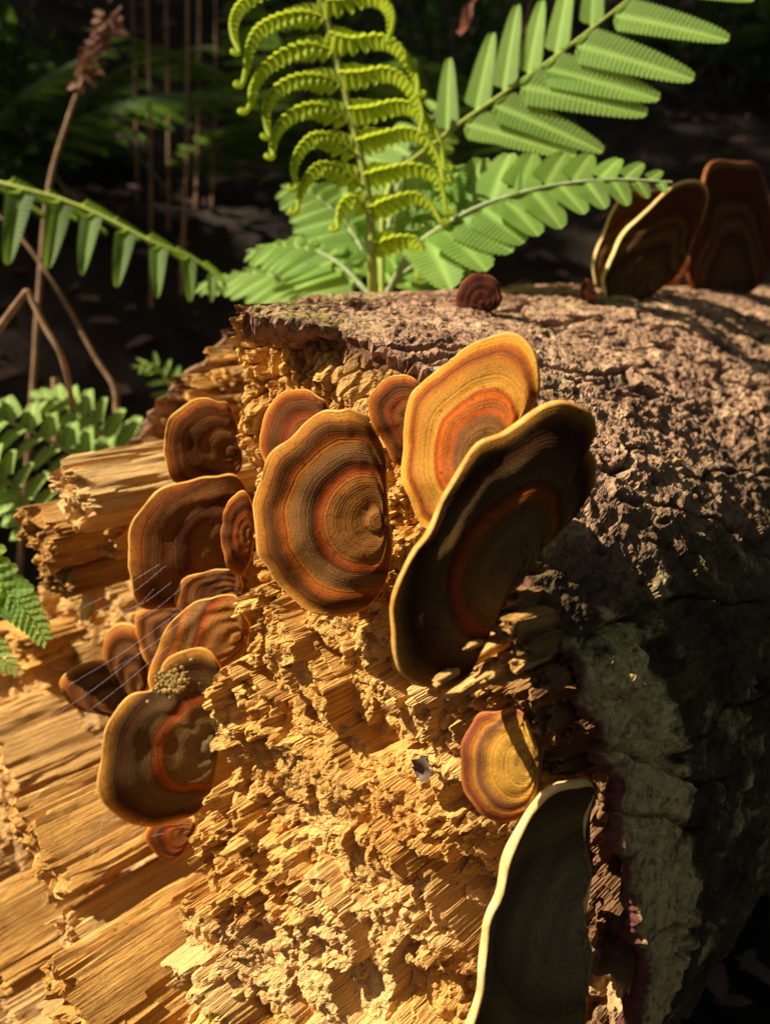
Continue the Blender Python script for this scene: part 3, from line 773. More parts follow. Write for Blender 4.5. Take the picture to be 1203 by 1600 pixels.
# --- middle of the broken end
FN([(402,680),(405,655),(415,635),(432,618),(455,608),(475,606),(495,618),(512,635),(510,700),(470,745),(425,742),(408,715)], (500,690), 0.296, (0.3,0.15,-0.94), M_CAP_RED,
   "reddish bracket fungus peeking over the big round striped cap", seed=11)
FN([(389,800),(391,840),(395,863),(404,876),(420,890),(430,910),(445,930),(465,948),(490,958),(520,964),(550,962),(572,950),(595,925),(607,895),(612,860),(610,835),(606,800),(603,765),(602,715),(591,685),(580,665),(565,647),(545,637),(530,641),(510,640),(490,650),(465,665),(440,690),(424,706),(410,735),(398,760),(391,780)], (598,812), 0.285, (0.50,0.06,-0.86), M_CAP_TAN,
   "big round tan bracket fungus with orange stripes in middle of broken end", seed=12, dome=0.07)
FN([(575,645),(574,630),(582,610),(595,595),(612,587),(635,587),(655,600),(662,650),(655,700),(632,728),(613,724),(598,692),(585,670)], (652,655), 0.300, (0.36,0.05,-0.93), M_CAP_RED,
   "small red brown bracket fungus left of the golden banded cap", seed=13)
FN([(655,820),(645,800),(638,775),(628,740),(622,715),(624,680),(628,645),(635,620),(650,600),(680,570),(710,555),(740,535),(770,523),(795,520),(820,530),(838,550),(844,580),(842,610),(832,632),(820,660),(800,720),(760,770),(710,810),(675,830)], (765,722), 0.283, (0.14,0.26,-0.95), M_CAP_GOLD,
   "sunlit golden bracket fungus with vivid orange bands near top of log", seed=14, dome=0.06)
FN([(858,833),(880,822),(905,795),(925,765),(932,738),(929,716),(918,704),(926,690),(931,665),(920,640),(885,626),(860,630),(830,645),(790,675),(755,695),(725,725),(700,765),(680,805),(665,838),(640,870),(620,905),(612,945),(611,980),(618,1020),(635,1058),(660,1080),(690,1085),(715,1075),(738,1050),(752,1010),(768,970),(790,930),(818,905),(838,872),(846,850)], (800,893), 0.262, (0.84,0.05,-0.54), M_CAP_OLIVE,
   "largest bracket fungus, dark shaded two lobed cap with glowing rim at bark edge", seed=15, dome=0.04, thick=0.003, zref=0.70, lip=0.30, wave=0.5)
FN([(718,1200),(720,1170),(730,1140),(745,1118),(772,1112),(808,1112),(836,1140),(846,1180),(842,1230),(830,1262),(806,1285),(780,1293),(755,1280),(735,1255),(722,1230)], (836,1185), 0.272, (0.16,0.12,-0.97), M_CAP_YELLOW,
   "yellow bracket fungus with purple brown rim below the largest dark cap", seed=16, margin=M_MARGIN_DARK)
FN([(925,1222),(892,1218),(865,1228),(840,1255),(820,1290),(800,1340),(780,1390),(765,1440),(752,1490),(748,1530),(740,1570),(733,1620),(740,1690),(800,1740),(870,1720),(915,1660),(905,1590),(925,1500),(910,1430),(922,1360),(908,1290)], (915,1440), 0.285, (0.86,0.0,-0.51), M_CAP_GREY,
   "large blurred fungus in shade with thick cream rim at foot of bark edge", seed=17, margin=M_MARGIN_PALE, thick=0.005, dome=0.0, core=0.020, margin_r=0.975, lip=-0.3, wave=0.5, zref=0.9)

def on_log(px, py):
    """where a pixel ray first meets the plain cylinder of the log (just grazing rays: nearest point)"""
    r = ray(px, py); b = np.array([r @ E_, r @ Z_]); o = np.array([S_C, T_C])
    A = b @ b; Bq = 2 * b @ o; Cq = o @ o - LOG_R ** 2; Dd = Bq * Bq - 4 * A * Cq
    k = (-Bq - math.sqrt(max(Dd, 0))) / (2 * A)
    return k * (r @ D_)
# --- on top of the log
FN([(713,478),(714,458),(722,440),(738,428),(755,425),(772,432),(782,448),(784,470),(768,486),(730,486)], (752,476), on_log(752,482), (0.62,0.25,-0.72), M_CAP_MAROON,
   "small dark round fungus alone on crest of the log by the fern", seed=18, margin=M_MARGIN_DARK, thick=0.002)
FN([(908,468),(907,450),(912,438),(920,435),(928,442),(930,468),(920,474)], (920,466), on_log(920,474), (0.6,0.2,-0.75), M_CAP_MAROON,
   "tiny brown fungus button at foot of the pale edged pair on log top", seed=19, margin=M_MARGIN_DARK, thick=0.002)
FN([(932,450),(931,415),(940,370),(955,330),(975,303),(990,293),(1005,300),(1020,296),(1035,300),(1042,320),(1020,400),(985,462),(945,468)], (962,458), on_log(965,466)+0.012, (0.80,0.1,-0.58), M_CAP_DARK,
   "ragged fungus with scalloped top standing behind the pale edged cap", seed=20, margin=M_MARGIN_PALE, thick=0.0035, dome=0.0, lip=0.0)
FN([(946,470),(941,452),(950,412),(975,370),(1010,325),(1050,290),(1080,278),(1098,283),(1104,305),(1095,340),(1080,370),(1072,400),(1056,432),(1022,460),(990,472),(965,476)], (1000,462), on_log(1000,472)-0.004, (0.82,0.0,-0.57), M_CAP_DARK,
   "upright dark fungus with bright cream left edge on top of log", seed=21, margin=M_MARGIN_PALE, thick=0.0045, dome=0.0, margin_r=0.97, lip=0.0)
FN([(1038,432),(1042,412),(1054,396),(1066,390),(1076,398),(1076,420),(1062,440),(1048,446)], (1058,436), on_log(1060,462)+0.02, (0.6,0.1,-0.8), M_CAP_RED,
   "small brown fungus between the two tallest caps on log top", seed=22, margin=M_MARGIN_DARK, thick=0.0025)
FN([(1076,442),(1072,400),(1088,345),(1098,295),(1110,262),(1140,248),(1170,250),(1190,262),(1201,290),(1206,335),(1203,400),(1188,445),(1140,468),(1100,464)], (1138,452), on_log(1138,464)+0.01, (0.95,0.0,-0.30), M_CAP_DARK,
   "tall shaded brown ringed fungus furthest along the top of log", seed=23, thick=0.003, dome=0.01, margin=M_MARGIN_DARK, lip=0.0)

# yellow crust grown on the lobed cap (a part of it)
capm = m8.children[0].data
cv = np.zeros(len(capm.vertices) * 3, np.float32); capm.vertices.foreach_get("co", cv); cv = cv.reshape(-1, 3)
Mi = np.array(m8.matrix_world.inverted()) if False else np.linalg.inv(np.array(m8.matrix_basis))
U8 = np.array(m8.matrix_basis)[:3, 3]; N8 = np.array(m8.matrix_basis)[:3, 2]
cr = []
for i in range(110):
    g1, g2 = random.gauss(0, 1), random.gauss(0, 1)
    P = at_plane(270 + 13 * g1 + 5 * g2, 1066 - 9 * g1 + 7 * g2, U8, N8)
    l = (Mi @ np.append(P, 1))[:3]
    q = cv[np.hypot(cv[:, 0] - l[0], cv[:, 1] - l[1]).argmin()]
    r0 = random.uniform(0.0005, 0.0016)
    ph = np.linspace(0, math.pi, 5); tq = np.linspace(0, 2 * math.pi, 7, endpoint=False)
    v = np.array([[l[0] + r0 * math.sin(a) * math.cos(b) * random.uniform(.7, 1.3), l[1] + r0 * math.sin(a) * math.sin(b) * random.uniform(.7, 1.3), q[2] + 0.28 * r0 * math.cos(a)] for a in ph for b in tq])
    cr.append((v, grid_faces(5, 7, True)))
v, f = merge(cr)
link("yellow_crust", mesh_np("yellow_crust", v, f, True), M_FRASS, m8)

# ------------------------------------------------------------------ ferns
def pinna_mesh(name, n=15, half=0.11, depth=0.5, tipped=0.85, fold=0.03, curl=0.0, sweep=0.35, roundish=False, seed=0):
    """unit pinna along +x, blade in xy, midrib at y = 0"""
    per = 6
    m = n * per + 1
    x = np.linspace(0, 1, m)
    prof = np.sqrt(np.clip(1 - ((x - 0.12) / 0.885) ** 2, 0, 1)) ** tipped * sstep(-0.02, 0.08, x) if not roundish else np.sqrt(np.clip(1 - (2 * x - 1) ** 2, 0, 1))
    prof = np.maximum(prof * (1 - 0.35 * x), 0.012)
    ph = (x * n) % 1.0
    lobe = np.where(ph < 0.7, np.sin(ph / 0.7 * math.pi / 2) ** 0.7, np.cos((ph - 0.7) / 0.3 * math.pi / 2) ** 0.8)
    edge = prof * (1 - depth + depth * lobe)
    rows = []; vein = []
    for side in (-1, 1):
        for f in (1.0, 0.66, 0.33):
            if side == 1: f = 1.33 - f if f != 0.33 else 1.0
            wv = edge * f if f > 0.8 else np.minimum(edge, prof * f * (1 - depth * 0.55))
            wv = np.where(f > 0.8, edge, prof * (1 - depth) * f * 1.05)
            xs = x + sweep * half * f * (0.4 + 0.6 * lobe) * (1 - x)
            z = fold * f + 0.004 * (lobe - 0.5) * f - curl * x ** 2
            rows.append((side * f, np.stack([xs, side * half * wv, z], -1), np.full(m, 0.0) + 0.35 * (lobe > 0.9) * (f < 0.8)))
    rows.append((0.0, np.stack([x, x * 0, -curl * x ** 2 - 0.004], -1), np.full(m, 0.9)))
    rows.sort(key=lambda q: q[0])
    V = np.array([r[1] for r in rows]); A = np.array([r[2] for r in rows])
    me = mesh_np(name, V.reshape(-1, 3), grid_faces(len(rows), m), True)
    attr(me, "vein", A)
    return me

def frame(xd, nrm, org, sx, sy=None, sz=None):
    xd = np.asarray(xd, float); xd /= np.linalg.norm(xd)
    nrm = np.asarray(nrm, float); y = np.cross(nrm, xd); y /= np.linalg.norm(y); z = np.cross(xd, y)
    sy = sy or sx; sz = sz or sx
    return Matrix(((xd[0] * sx, y[0] * sy, z[0] * sz, org[0]), (xd[1] * sx, y[1] * sy, z[1] * sz, org[1]), (xd[2] * sx, y[2] * sy, z[2] * sz, org[2]), (0, 0, 0, 1)))

def fern(pts, nrm, n, lenf, label, mat, pm, stem_mat, r0=0.0022, start=0.1, ang=(68, 40), droop=0.0, wscale=1.0, both=(1, 1), group="ferns around the log", droop_dir=(0, 0, -1), seed=0):
    """pts: world points of the rachis from base to tip; pinna length lenf(t) in metres"""
    rs = random.Random(seed)
    C = catmull(pts, 60)
    root = empty("fern_frond", loc=tuple(C[0]))
    tag(root, label, "fern", group)
    loc = C - C[0]
    v, f = tube_arrays(loc, np.linspace(r0, r0 * 0.25, 60), 8)
    me = mesh_np("rachis", v, f, True)
    link("rachis", me, stem_mat, root)
    nrm = np.asarray(nrm, float); nrm /= np.linalg.norm(nrm)
    dd = np.asarray(droop_dir, float)
    for i in range(n):
        for sgn, on in ((1, both[0]), (-1, both[1])):
            if not on: continue
            t = start + (1 - start) * (i + (0.5 if sgn < 0 else 0.0)) / n
            if t >= 0.995: continue
            q = t * 59; j = int(q); fr = q - j
            P = loc[j] + (loc[min(j + 1, 59)] - loc[j]) * fr
            T = loc[min(j + 1, 59)] - loc[max(j - 1, 0)]; T /= np.linalg.norm(T)
            S = np.cross(nrm, T); S /= np.linalg.norm(S); S *= sgn
            a = math.radians(ang[0] + (ang[1] - ang[0]) * t + rs.uniform(-4, 4))
            dirv = math.cos(a) * T + math.sin(a) * S + droop * dd + rs.uniform(-.06, .06) * nrm
            ln = lenf(t) * on * rs.uniform(0.94, 1.06)
            if ln <= 0.001: continue
            Nn = nrm + 0.25 * rs.uniform(-1, 1) * T
            link("pinna", pm, mat, root, frame(dirv, Nn, P, ln, ln * wscale, ln))
    return root

PM_BROAD = pinna_mesh("pinna", 25, 0.125, 0.24, 0.6, fold=0.02, curl=0.06, sweep=0.5)
PM_BROAD.materials.append(M_FERN)
PM_C = pinna_mesh("pinna", 14, 0.19, 0.20, 0.6, fold=0.03, curl=0.12, sweep=0.5); PM_C.materials.append(M_FERN)
PM_GREY = pinna_mesh("pinna", 9, 0.22, 0.55, 0.7, fold=0.04, curl=0.15, sweep=0.8); PM_GREY.materials.append(M_FERN_GREY)
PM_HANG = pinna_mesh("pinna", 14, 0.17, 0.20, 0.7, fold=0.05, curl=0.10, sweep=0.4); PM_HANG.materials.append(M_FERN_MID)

PM_LOBE = pinna_mesh("pinna", 5, 0.30, 0.14, 0.45, fold=0.05, curl=0.22, sweep=0.5); PM_LOBE.materials.append(M_FERN_GREY)
PM_TIP = pinna_mesh("pinna", 4, 0.30, 0.16, 0.5, fold=0.05, curl=0.15, sweep=0.5); PM_TIP.materials.append(M_FERN)

def pts_px(lst):
    return [at(*q) for q in lst]

base = at(585, 462, 0.68)
# broad frond rising to the right
fern([at(596, 470, .69)] + pts_px([(606, 300, .70), (690, 215, .70), (780, 150, .69), (862, 92, .68), (980, 0, .66), (1110, -110, .64), (1200, -200, .63)]), (-0.28, -0.85, 0.40), 10,
     lambda t: 0.082 * min(1, 0.62 + t) * (1 - max(0, t - .6) * 1.4), "tall bright green fern frond slanting up right behind log, broad toothed leaflets", M_FERN, PM_BROAD, M_STEM_GREEN, start=0.30, ang=(58, 52), r0=0.0024, wscale=1.28, both=(0.80, 1.12), seed=1)
# lower arching frond with joined lobes
fern([at(600, 470, .69)] + pts_px([(640, 395, .67), (690, 355, .65), (760, 318, .64), (860, 290, .63), (960, 280, .62), (1050, 284, .61)]), (-0.15, -0.75, 0.62), 11,
     lambda t: 0.064 * (1 - t) ** 0.75 + 0.004, "low fern frond reaching right toward the log top fungi, tapering to a curled tip", M_FERN, PM_C, M_STEM_PALE, start=0.24, ang=(72, 55), r0=0.0026, wscale=2.2, seed=2)
# left arching frond, leaflets hanging
fern(pts_px([(-160, 262, .86), (-60, 270, .84), (20, 290, .82), (100, 312, .81), (170, 342, .80), (240, 378, .79), (300, 402, .79), (350, 440, .79)]), (0.1, -0.55, 0.8), 9,
     lambda t: 0.075 * (1 - t) ** 0.45 + 0.006, "drooping fern frond arching above the left of log with hanging leaflets", M_FERN, PM_HANG, M_STEM_GREEN, start=0.05, ang=(80, 60), droop=0.75, wscale=1.05, seed=3)
# small fronds around the clump's foot
G = [([(585, 468, .70), (520, 405, .72), (450, 385, .74), (385, 392, .76)], (0.0, -0.6, 0.8), 0.045, "dim fern frond spreading left from foot of the curled young fern"),
     ([(588, 470, .71), (560, 380, .74), (500, 310, .78), (440, 290, .82)], (0.1, -0.8, 0.5), 0.055, "shaded fern frond leaning left behind the curled young fern"),
     ([(592, 468, .70), (640, 420, .70), (690, 400, .70), (735, 418, .70)], (0.0, -0.6, 0.8), 0.040, "short fern frond hugging the log crest beside the small round fungus"),
     ([(592, 468, .72), (610, 340, .76), (640, 240, .80), (700, 150, .84)], (-0.1, -0.9, 0.3), 0.070, "upright fern frond directly behind the young curled one"),
     ([(580, 470, .72), (470, 440, .76), (380, 428, .80), (310, 445, .84)], (0.0, -0.5, 0.85), 0.05, "low dark fern frond running left along the log crest")]
for i, (pp, nn, ln, lab) in enumerate(G):
    fern(pts_px(pp), nn, 10, (lambda L_: (lambda t: L_ * (1 - t) ** 0.6 + 0.004))(ln), lab, M_FERN, PM_C, M_STEM_PALE, start=0.15, ang=(70, 52), wscale=1.5, seed=10 + i, droop=0.15)
# pale lobed fronds at the far left, beyond the slab
fern(pts_px([(225, 800, .80), (150, 735, .78), (60, 680, .76), (-40, 640, .74), (-120, 620, .74)]), (-0.35, -0.58, 0.74), 13,
     lambda t: 0.034 * (1 - 0.35 * t), "pale green fern frond with blunt lobes lying just beyond the bright slab", M_FERN_GREY, PM_LOBE, M_STEM_PALE, start=0.05, ang=(66, 60), wscale=1.35, seed=20)
fern(pts_px([(215, 735, .84), (175, 690, .83), (135, 652, .82), (95, 628, .81), (60, 622, .80)]), (-0.35, -0.58, 0.74), 9,
     lambda t: 0.034 * (1 - 0.7 * t) + 0.003, "short pale fern tip with crowded lobes behind the blunt lobed frond", M_FERN_GREY, PM_LOBE, M_STEM_PALE, start=0.02, ang=(66, 50), wscale=1.35, seed=21)
fern(pts_px([(70, 830, .74), (35, 775, .73), (-20, 725, .72), (-80, 690, .72)]), (-0.35, -0.58, 0.74), 9,
     lambda t: 0.030 * (1 - 0.5 * t), "pale fern frond tip at left, lower than the blunt lobed one", M_FERN_GREY, PM_LOBE, M_STEM_PALE, start=0.02, ang=(66, 55), wscale=1.35, seed=22)
# near bright frond at the left edge
fern(pts_px([(-150, 760, .52), (-75, 830, .515), (-10, 905, .51), (35, 950, .505), (74, 1006, .50)]), (-0.25, -0.70, 0.66), 20,
     lambda t: 0.019 * (1 - t) ** 0.55 + 0.002, "bright green fern tip hanging in front of the lower boards", M_FERN, PM_TIP, M_STEM_GREEN, start=0.02, ang=(62, 45), wscale=1.3, r0=0.0014, seed=23)
fern(pts_px([(-160, 900, .52), (-90, 950, .515), (-30, 1000, .51), (28, 1052, .505)]), (-0.25, -0.72, 0.64), 16,
     lambda t: 0.016 * (1 - t) ** 0.55 + 0.002, "second bright fern tip under the first, hanging before the lower boards", M_FERN, PM_TIP, M_STEM_GREEN, start=0.02, ang=(60, 45), wscale=1.0, r0=0.0014, seed=24)
fern(pts_px([(290, 640, .95), (265, 600, .94), (240, 570, .93), (205, 575, .92)]), (0.2, -0.6, 0.75), 6,
     lambda t: 0.026 * (1 - t) ** 0.6 + 0.003, "small curved fern tip in shade behind upper left edge of log", M_FERN, PM_C, M_STEM_GREEN, start=0.05, ang=(66, 50), seed=25)

# young frond whose leaflets are still curled like claws
KY = 0.66
young = empty("young_fern_frond", loc=tuple(at(582, 470, KY + .02)))
tag(young, "yellow green young fern frond with arched claw like curled leaflets", "fern", "ferns around the log")
y0 = at(582, 470, KY + .02)
stem = catmull([at(582, 470, KY + .02) - y0] + [at(*q) - y0 for q in [(581, 400, KY), (576, 320, KY), (560, 235, KY), (540, 150, KY), (520, 70, KY), (500, -10, KY), (480, -90, KY)]], 50)
v, f = tube_arrays(stem, np.linspace(0.0034, 0.0026, 50), 12)
link("stem", mesh_np("stem", v, f, True), M_STEM_GREEN, young)
lobe_u = pinna_mesh("lobe", 2, 0.5, 0.0, 0.5, roundish=True, fold=0.05, curl=0.1)
def lobe_arrays(org, xd, nrm, ln, wd):
    m, k = 9, 5
    x = np.linspace(0, 1, m)
    prof = np.sqrt(np.clip(1 - ((x - 0.45) / 0.56) ** 2, 0, 1)) * 0.9 + 0.10 * (1 - x)
    V = []
    for j in range(k):
        q = (j / (k - 1)) * 2 - 1
        V.append(np.stack([x, q * prof * 0.5, 0.10 * q * q - 0.22 * x ** 2], -1))
    V = np.array(V)
    M = np.array(frame(xd, nrm, org, ln, wd, ln))
    P = V.reshape(-1, 3) @ M[:3, :3].T + M[:3, 3]
    return P, grid_faces(k, m)
def young_pinna(px, sgn, seed):
    rs = random.Random(seed)
    kk = [KY - 0.004 * i for i in range(len(px))]
    C = catmull([at(a, b, c) - y0 for (a, b), c in zip(px, kk)], 54)
    Ln = np.linalg.norm(np.diff(C, axis=0), axis=1).sum()
    arr = []
    # coiled tip
    T = C[-1] - C[-2]; T /= np.linalg.norm(T)
    side = -X_ * sgn
    coil = [C[-1]]; a = 0
    for i in range(16):
        a += 0.36
        st = 0.0011 * (1 - i / 20)
        coil.append(coil[-1] + st * (T * math.cos(a) + side * -math.sin(a)))
    C2 = np.concatenate([C, np.array(coil[1:])])
    rad = np.concatenate([np.linspace(0.0020, 0.0016, 54), np.linspace(0.0016, 0.0011, 16)])
    v, f = tube_arrays(C2, rad, 8)
    me = mesh_np("curled_pinna", v, f, True)
    o = link("curled_pinna", me, M_FERN_YOUNG, young)
    nl = max(8, int(Ln / 0.0052))
    blades = []
    for i in range(nl):
        t = 0.03 + 0.95 * i / nl
        q = t * 53; j = int(q)
        P = C[j] + (C[min(j + 1, 53)] - C[j]) * (q - j)
        T = C[min(j + 1, 53)] - C[max(j - 1, 0)]; T /= np.linalg.norm(T)
        view = -F_ 
        inn = np.cross(T, view) ; inn /= np.linalg.norm(inn)
        if inn @ np.array([0, 0, -1.0]) + 0.8 * (inn @ (-X_ * sgn)) * t < 0: inn = -inn
        ll = 0.0125 * (1 - t) ** 0.9 * min(1, 0.55 + 5 * t) + 0.0014
        ww = min(0.0070, ll * 0.80 + 0.001) * (1.2 - 0.3 * t)
        # inner row hangs, outer row is folded towards the viewer
        blades.append(lobe_arrays(P, inn * 0.95 + T * 0.25 - F_ * 0.25, view + 0.5 * T, ll, ww))
        if t < 0.28:
            blades.append(lobe_arrays(P, -inn * 0.9 + T * 0.45 - F_ * 0.2, view, ll * 0.85 * (1 - 2.2 * t), ww))
        blades.append(lobe_arrays(P, -inn * 0.25 + T * 0.55 - F_ * 0.9, inn, ll * 0.45, ww * 0.8))
    v, f = merge(blades)
    me = mesh_np("leaflet_row", v, f, True); attr(me, "vein", np.zeros(len(v)))
    link("leaflet_row", me, M_FERN_YOUNG, o)
LEFT = [[(492, -20), (455, -38), (410, -22), (375, 5), (362, 30), (364, 58), (374, 80)],
        [(506, 28), (470, 20), (430, 28), (400, 46), (386, 75), (384, 105), (379, 130)],
        [(519, 80), (480, 70), (440, 82), (410, 105), (393, 135), (391, 160), (386, 172)],
        [(530, 133), (500, 120), (463, 120), (430, 137), (413, 168), (415, 195), (421, 212)],
        [(544, 190), (512, 168), (478, 165), (445, 182), (427, 208), (424, 230), (427, 243)],
        [(556, 242), (522, 215), (490, 211), (466, 232), (457, 262), (463, 292)],
        [(566, 290), (530, 263), (500, 257), (478, 275), (468, 300), (465, 328)],
        [(575, 326), (552, 308), (534, 316), (527, 340), (528, 356)]]
RIGHT = [[(497, 0), (530, 2), (570, -10), (602, 0), (614, 22), (612, 45), (605, 62)],
         [(512, 52), (545, 62), (590, 57), (622, 70), (643, 98), (652, 125), (652, 145)],
         [(527, 115), (560, 115), (600, 108), (632, 122), (652, 152), (660, 180), (656, 204)],
         [(541, 172), (575, 170), (615, 160), (648, 166), (672, 190), (688, 222), (694, 262)],
         [(554, 222), (590, 212), (630, 202), (662, 212), (684, 245), (692, 280)],
         [(566, 275), (600, 266), (640, 258), (676, 268), (692, 296), (697, 330)],
         [(574, 328), (606, 313), (645, 303), (672, 318), (688, 346)],
         [(580, 385), (616, 372), (648, 373), (661, 396), (652, 430)]]
for i, p in enumerate(LEFT): young_pinna(p, -1, i)
for i, p in enumerate(RIGHT): young_pinna(p, 1, 20 + i)

# ------------------------------------------------------------------ dim ferns, stems and litter on the bank behind
def frond_blade(name, n, pm, seed, length=0.5, width=0.13):
    """one-piece frond: rachis arching along +x, unit metres"""
    rs = random.Random(seed)
    t = np.linspace(0, 1, 30)
    C = np.stack([length * t, 0 * t, length * (0.45 * t - 0.62 * t ** 2)], -1)
    rv, rf = tube_arrays(C, np.linspace(0.0022, 0.0006, 30), 6)
    bl = []
    n0 = len(pm.vertices); co = np.zeros(n0 * 3, np.float32); pm.vertices.foreach_get("co", co); co = co.reshape(-1, 3)
    fc_ = np.array([p.vertices[:] for p in pm.polygons])
    for i in range(n):
        for sg in (-1, 1):
            q = 0.16 + 0.83 * (i + (0.5 if sg > 0 else 0)) / n
            if q > 0.99: continue
            j = int(q * 29); T = C[min(j + 1, 29)] - C[max(j - 1, 0)]; T /= np.linalg.norm(T)
            a = math.radians(72 - 22 * q + rs.uniform(-5, 5))
            dv = math.cos(a) * T + math.sin(a) * np.array([0, sg, -0.22])
            ln = width * math.sin(math.pi * min(1, 0.22 + 0.78 * q)) ** 0.8 + 0.01
            M = np.array(frame(dv, np.array([0, 0, 1.0]), C[j], ln, ln * 0.95, ln))
            bl.append((co @ M[:3, :3].T + M[:3, 3], fc_))
    v, f = merge(bl)
    me = mesh_np(name, v, f, True); attr(me, "vein", np.zeros(len(v)))
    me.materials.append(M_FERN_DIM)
    mr = mesh_np("rachis", rv, rf, True); mr.materials.append(M_STEM_PALE)
    return me, mr
PM_LOW = pinna_mesh("pinna", 7, 0.13, 0.4, 0.8, fold=0.03, curl=0.12)
VAR = [frond_blade("blade", 15, PM_LOW, 1), frond_blade("blade", 18, PM_LOW, 2, 0.6, 0.12), frond_blade("blade", 13, PM_LOW, 3, 0.42, 0.14)]
def gh(x, y): return float(ground_h(np.array(x), np.array(y)))
rb = random.Random(5)
clumps = []
for i in range(26):
    for _ in range(30):
        y = rb.uniform(1.25, 3.4); px = rb.uniform(-150, 1250)
        x = (px - 601) / FPX * y
        if stw((x, y, 0.2))[0] < -0.42: break
    clumps.append((x, y))
for i, (x, y) in enumerate(clumps):
    z = gh(x, y) - 0.01
    for k in range(rb.choice((1, 2, 2))):
        root = empty("fern_frond", loc=(x + rb.uniform(-.02, .02), y + rb.uniform(-.02, .02), z))
        az = rb.uniform(0, 2 * math.pi)
        root.rotation_euler = (rb.uniform(-.15, .15), -rb.uniform(0.35, 0.95), az)
        s_ = rb.uniform(0.65, 1.15); root.scale = (s_, s_, s_)
        tag(root, "dim fern frond in the shade of the bank behind the log", "fern", "shaded ferns on the bank")
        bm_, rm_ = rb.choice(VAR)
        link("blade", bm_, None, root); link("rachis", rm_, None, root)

def stick(px, r0, r1, label, name="dead_twig", mat=M_DEAD, cat="twig", group=None, n=24, wob=0.0):
    P = [at(*q) for q in px]
    C = catmull(P, n)
    if wob: C = C + wob * RNG.randn(n, 3)
    o0 = C[0].copy()
    v, f = tube_arrays(C - o0, np.linspace(r0, r1, n), 7)
    o = link(name, mesh_np(name, v, f, True), mat)
    o.location = tuple(o0)
    return tag(o, label, cat, group)
for i, (xb, yb, xt, k) in enumerate([(236, 470, 228, 1.5), (262, 480, 258, 1.62), (285, 400, 293, 1.45), (300, 470, 312, 1.7), (325, 460, 338, 1.8), (215, 440, 205, 1.75)]):
    pb = at(xb, yb, k); 
    stick([(xb, yb + 60, k), (xb, yb, k), ((xb + xt) / 2 + 3, 220, k), (xt, -60, k * 1.02)], 0.0032, 0.0022, "thin upright brown fern stalk in the gloom behind the log", group="upright stalks behind the log")
stick([(-30, 560, .74), (2, 508, .74), (36, 462, .74), (42, 456, .74), (47, 463, .74), (70, 510, .74), (98, 562, .74), (115, 640, .76)], 0.0032, 0.0022, "tan broken twig with a sharp bend, at far left behind the log", n=60)
stick([(88, 700, .84), (88, 640, .84), (87, 590, .84)], 0.0045, 0.004, "short pale upright stub beside the lobed ferns", name="broken_branch")
stick([(-40, 300, .9), (40, 380, .9), (100, 470, .9), (150, 560, .9), (178, 605, .9), (182, 650, .9)], 0.0016, 0.003, "dark drooping dead stalk with shrivelled end behind the lobed ferns")
# withered frond hanging from the slanting stalk
wf = empty("withered_frond", loc=tuple(at(128, 128, 1.05)))
tag(wf, "withered reddish brown curled frond on a slanting tan stalk", "fern")
o0 = at(128, 128, 1.05); bl = []
for i in range(70):
    t = i / 70
    c = at(130 + 45 * t + random.uniform(-12, 12), 120 - 105 * t + random.uniform(-14, 14), 1.05 + random.uniform(-.01, .01)) - o0
    bl.append(lobe_arrays(c, np.array([random.uniform(-1, 1), random.uniform(-.5, .5), random.uniform(-1, .3)]), np.array([random.uniform(-1, 1), -1, random.uniform(-1, 1)]), random.uniform(.008, .02), random.uniform(.004, .009)))
v, f = tube_arrays(catmull([at(30, 900, 1.08) - o0, at(52, 600, 1.05) - o0, at(60, 470, 1.05) - o0, at(75, 300, 1.05) - o0, at(105, 190, 1.05) - o0, at(128, 128, 1.05) - o0], 24), np.linspace(.0035, .0025, 24), 8)
link("stalk", mesh_np("stalk", v, f, True), M_DEAD, wf)
v, f = merge(bl); link("shrivelled_leaflets", mesh_np("shrivelled_leaflets", v, f, True), M_DEADLEAF, wf)
C = catmull([at(128, 128, 1.05) - o0, at(140, 85, 1.05) - o0, at(165, 40, 1.05) - o0, at(190, 10, 1.05) - o0], 20)
v, f = tube_arrays(C, np.linspace(.0025, .0015, 20), 7); link("rachis", mesh_np("rachis", v, f, True), M_DEAD, wf)

# leaf litter
nl = 5200
bl = []
rl = np.random.RandomState(3)
xs = rl.uniform(-2.2, 2.4, nl); ys = 0.5 + 3.4 * rl.rand(nl) ** 1.1
zs = ground_h(xs, ys)
Vv = []; Ff = []
for i in range(nl):
    a = rl.uniform(0, 6.28); ln = rl.uniform(0.02, 0.06); wd = ln * rl.uniform(.3, .55)
    xd = np.array([math.cos(a), math.sin(a), rl.uniform(-.4, .4)])
    nn = np.array([rl.uniform(-.7, .7), rl.uniform(-.9, .4), 1.0])
    M = np.array(frame(xd, nn, (xs[i], ys[i], zs[i] + rl.uniform(0.002, 0.03)), ln, wd, ln))
    lv = np.array([[-.5, 0, 0], [-.2, -.42, .06], [.2, -.4, .08], [.5, 0, .0], [.2, .4, .08], [-.2, .42, .06]])
    P = lv @ M[:3, :3].T + M[:3, 3]
    o = len(Vv) * 6
    Vv.append(P); Ff += [[o, o + 1, o + 5, o + 5], [o + 1, o + 2, o + 4, o + 5], [o + 2, o + 3, o + 4, o + 4]]
Vv = np.concatenate(Vv)
me = bpy.data.meshes.new("leaf_litter"); me.from_pydata(Vv.tolist(), [], [list(dict.fromkeys(q)) for q in Ff]); me.materials.append(M_LITTER)
tag(link("leaf_litter", me), "brown and pinkish dead leaves littering the bank behind the log", "leaf litter", kind="stuff")

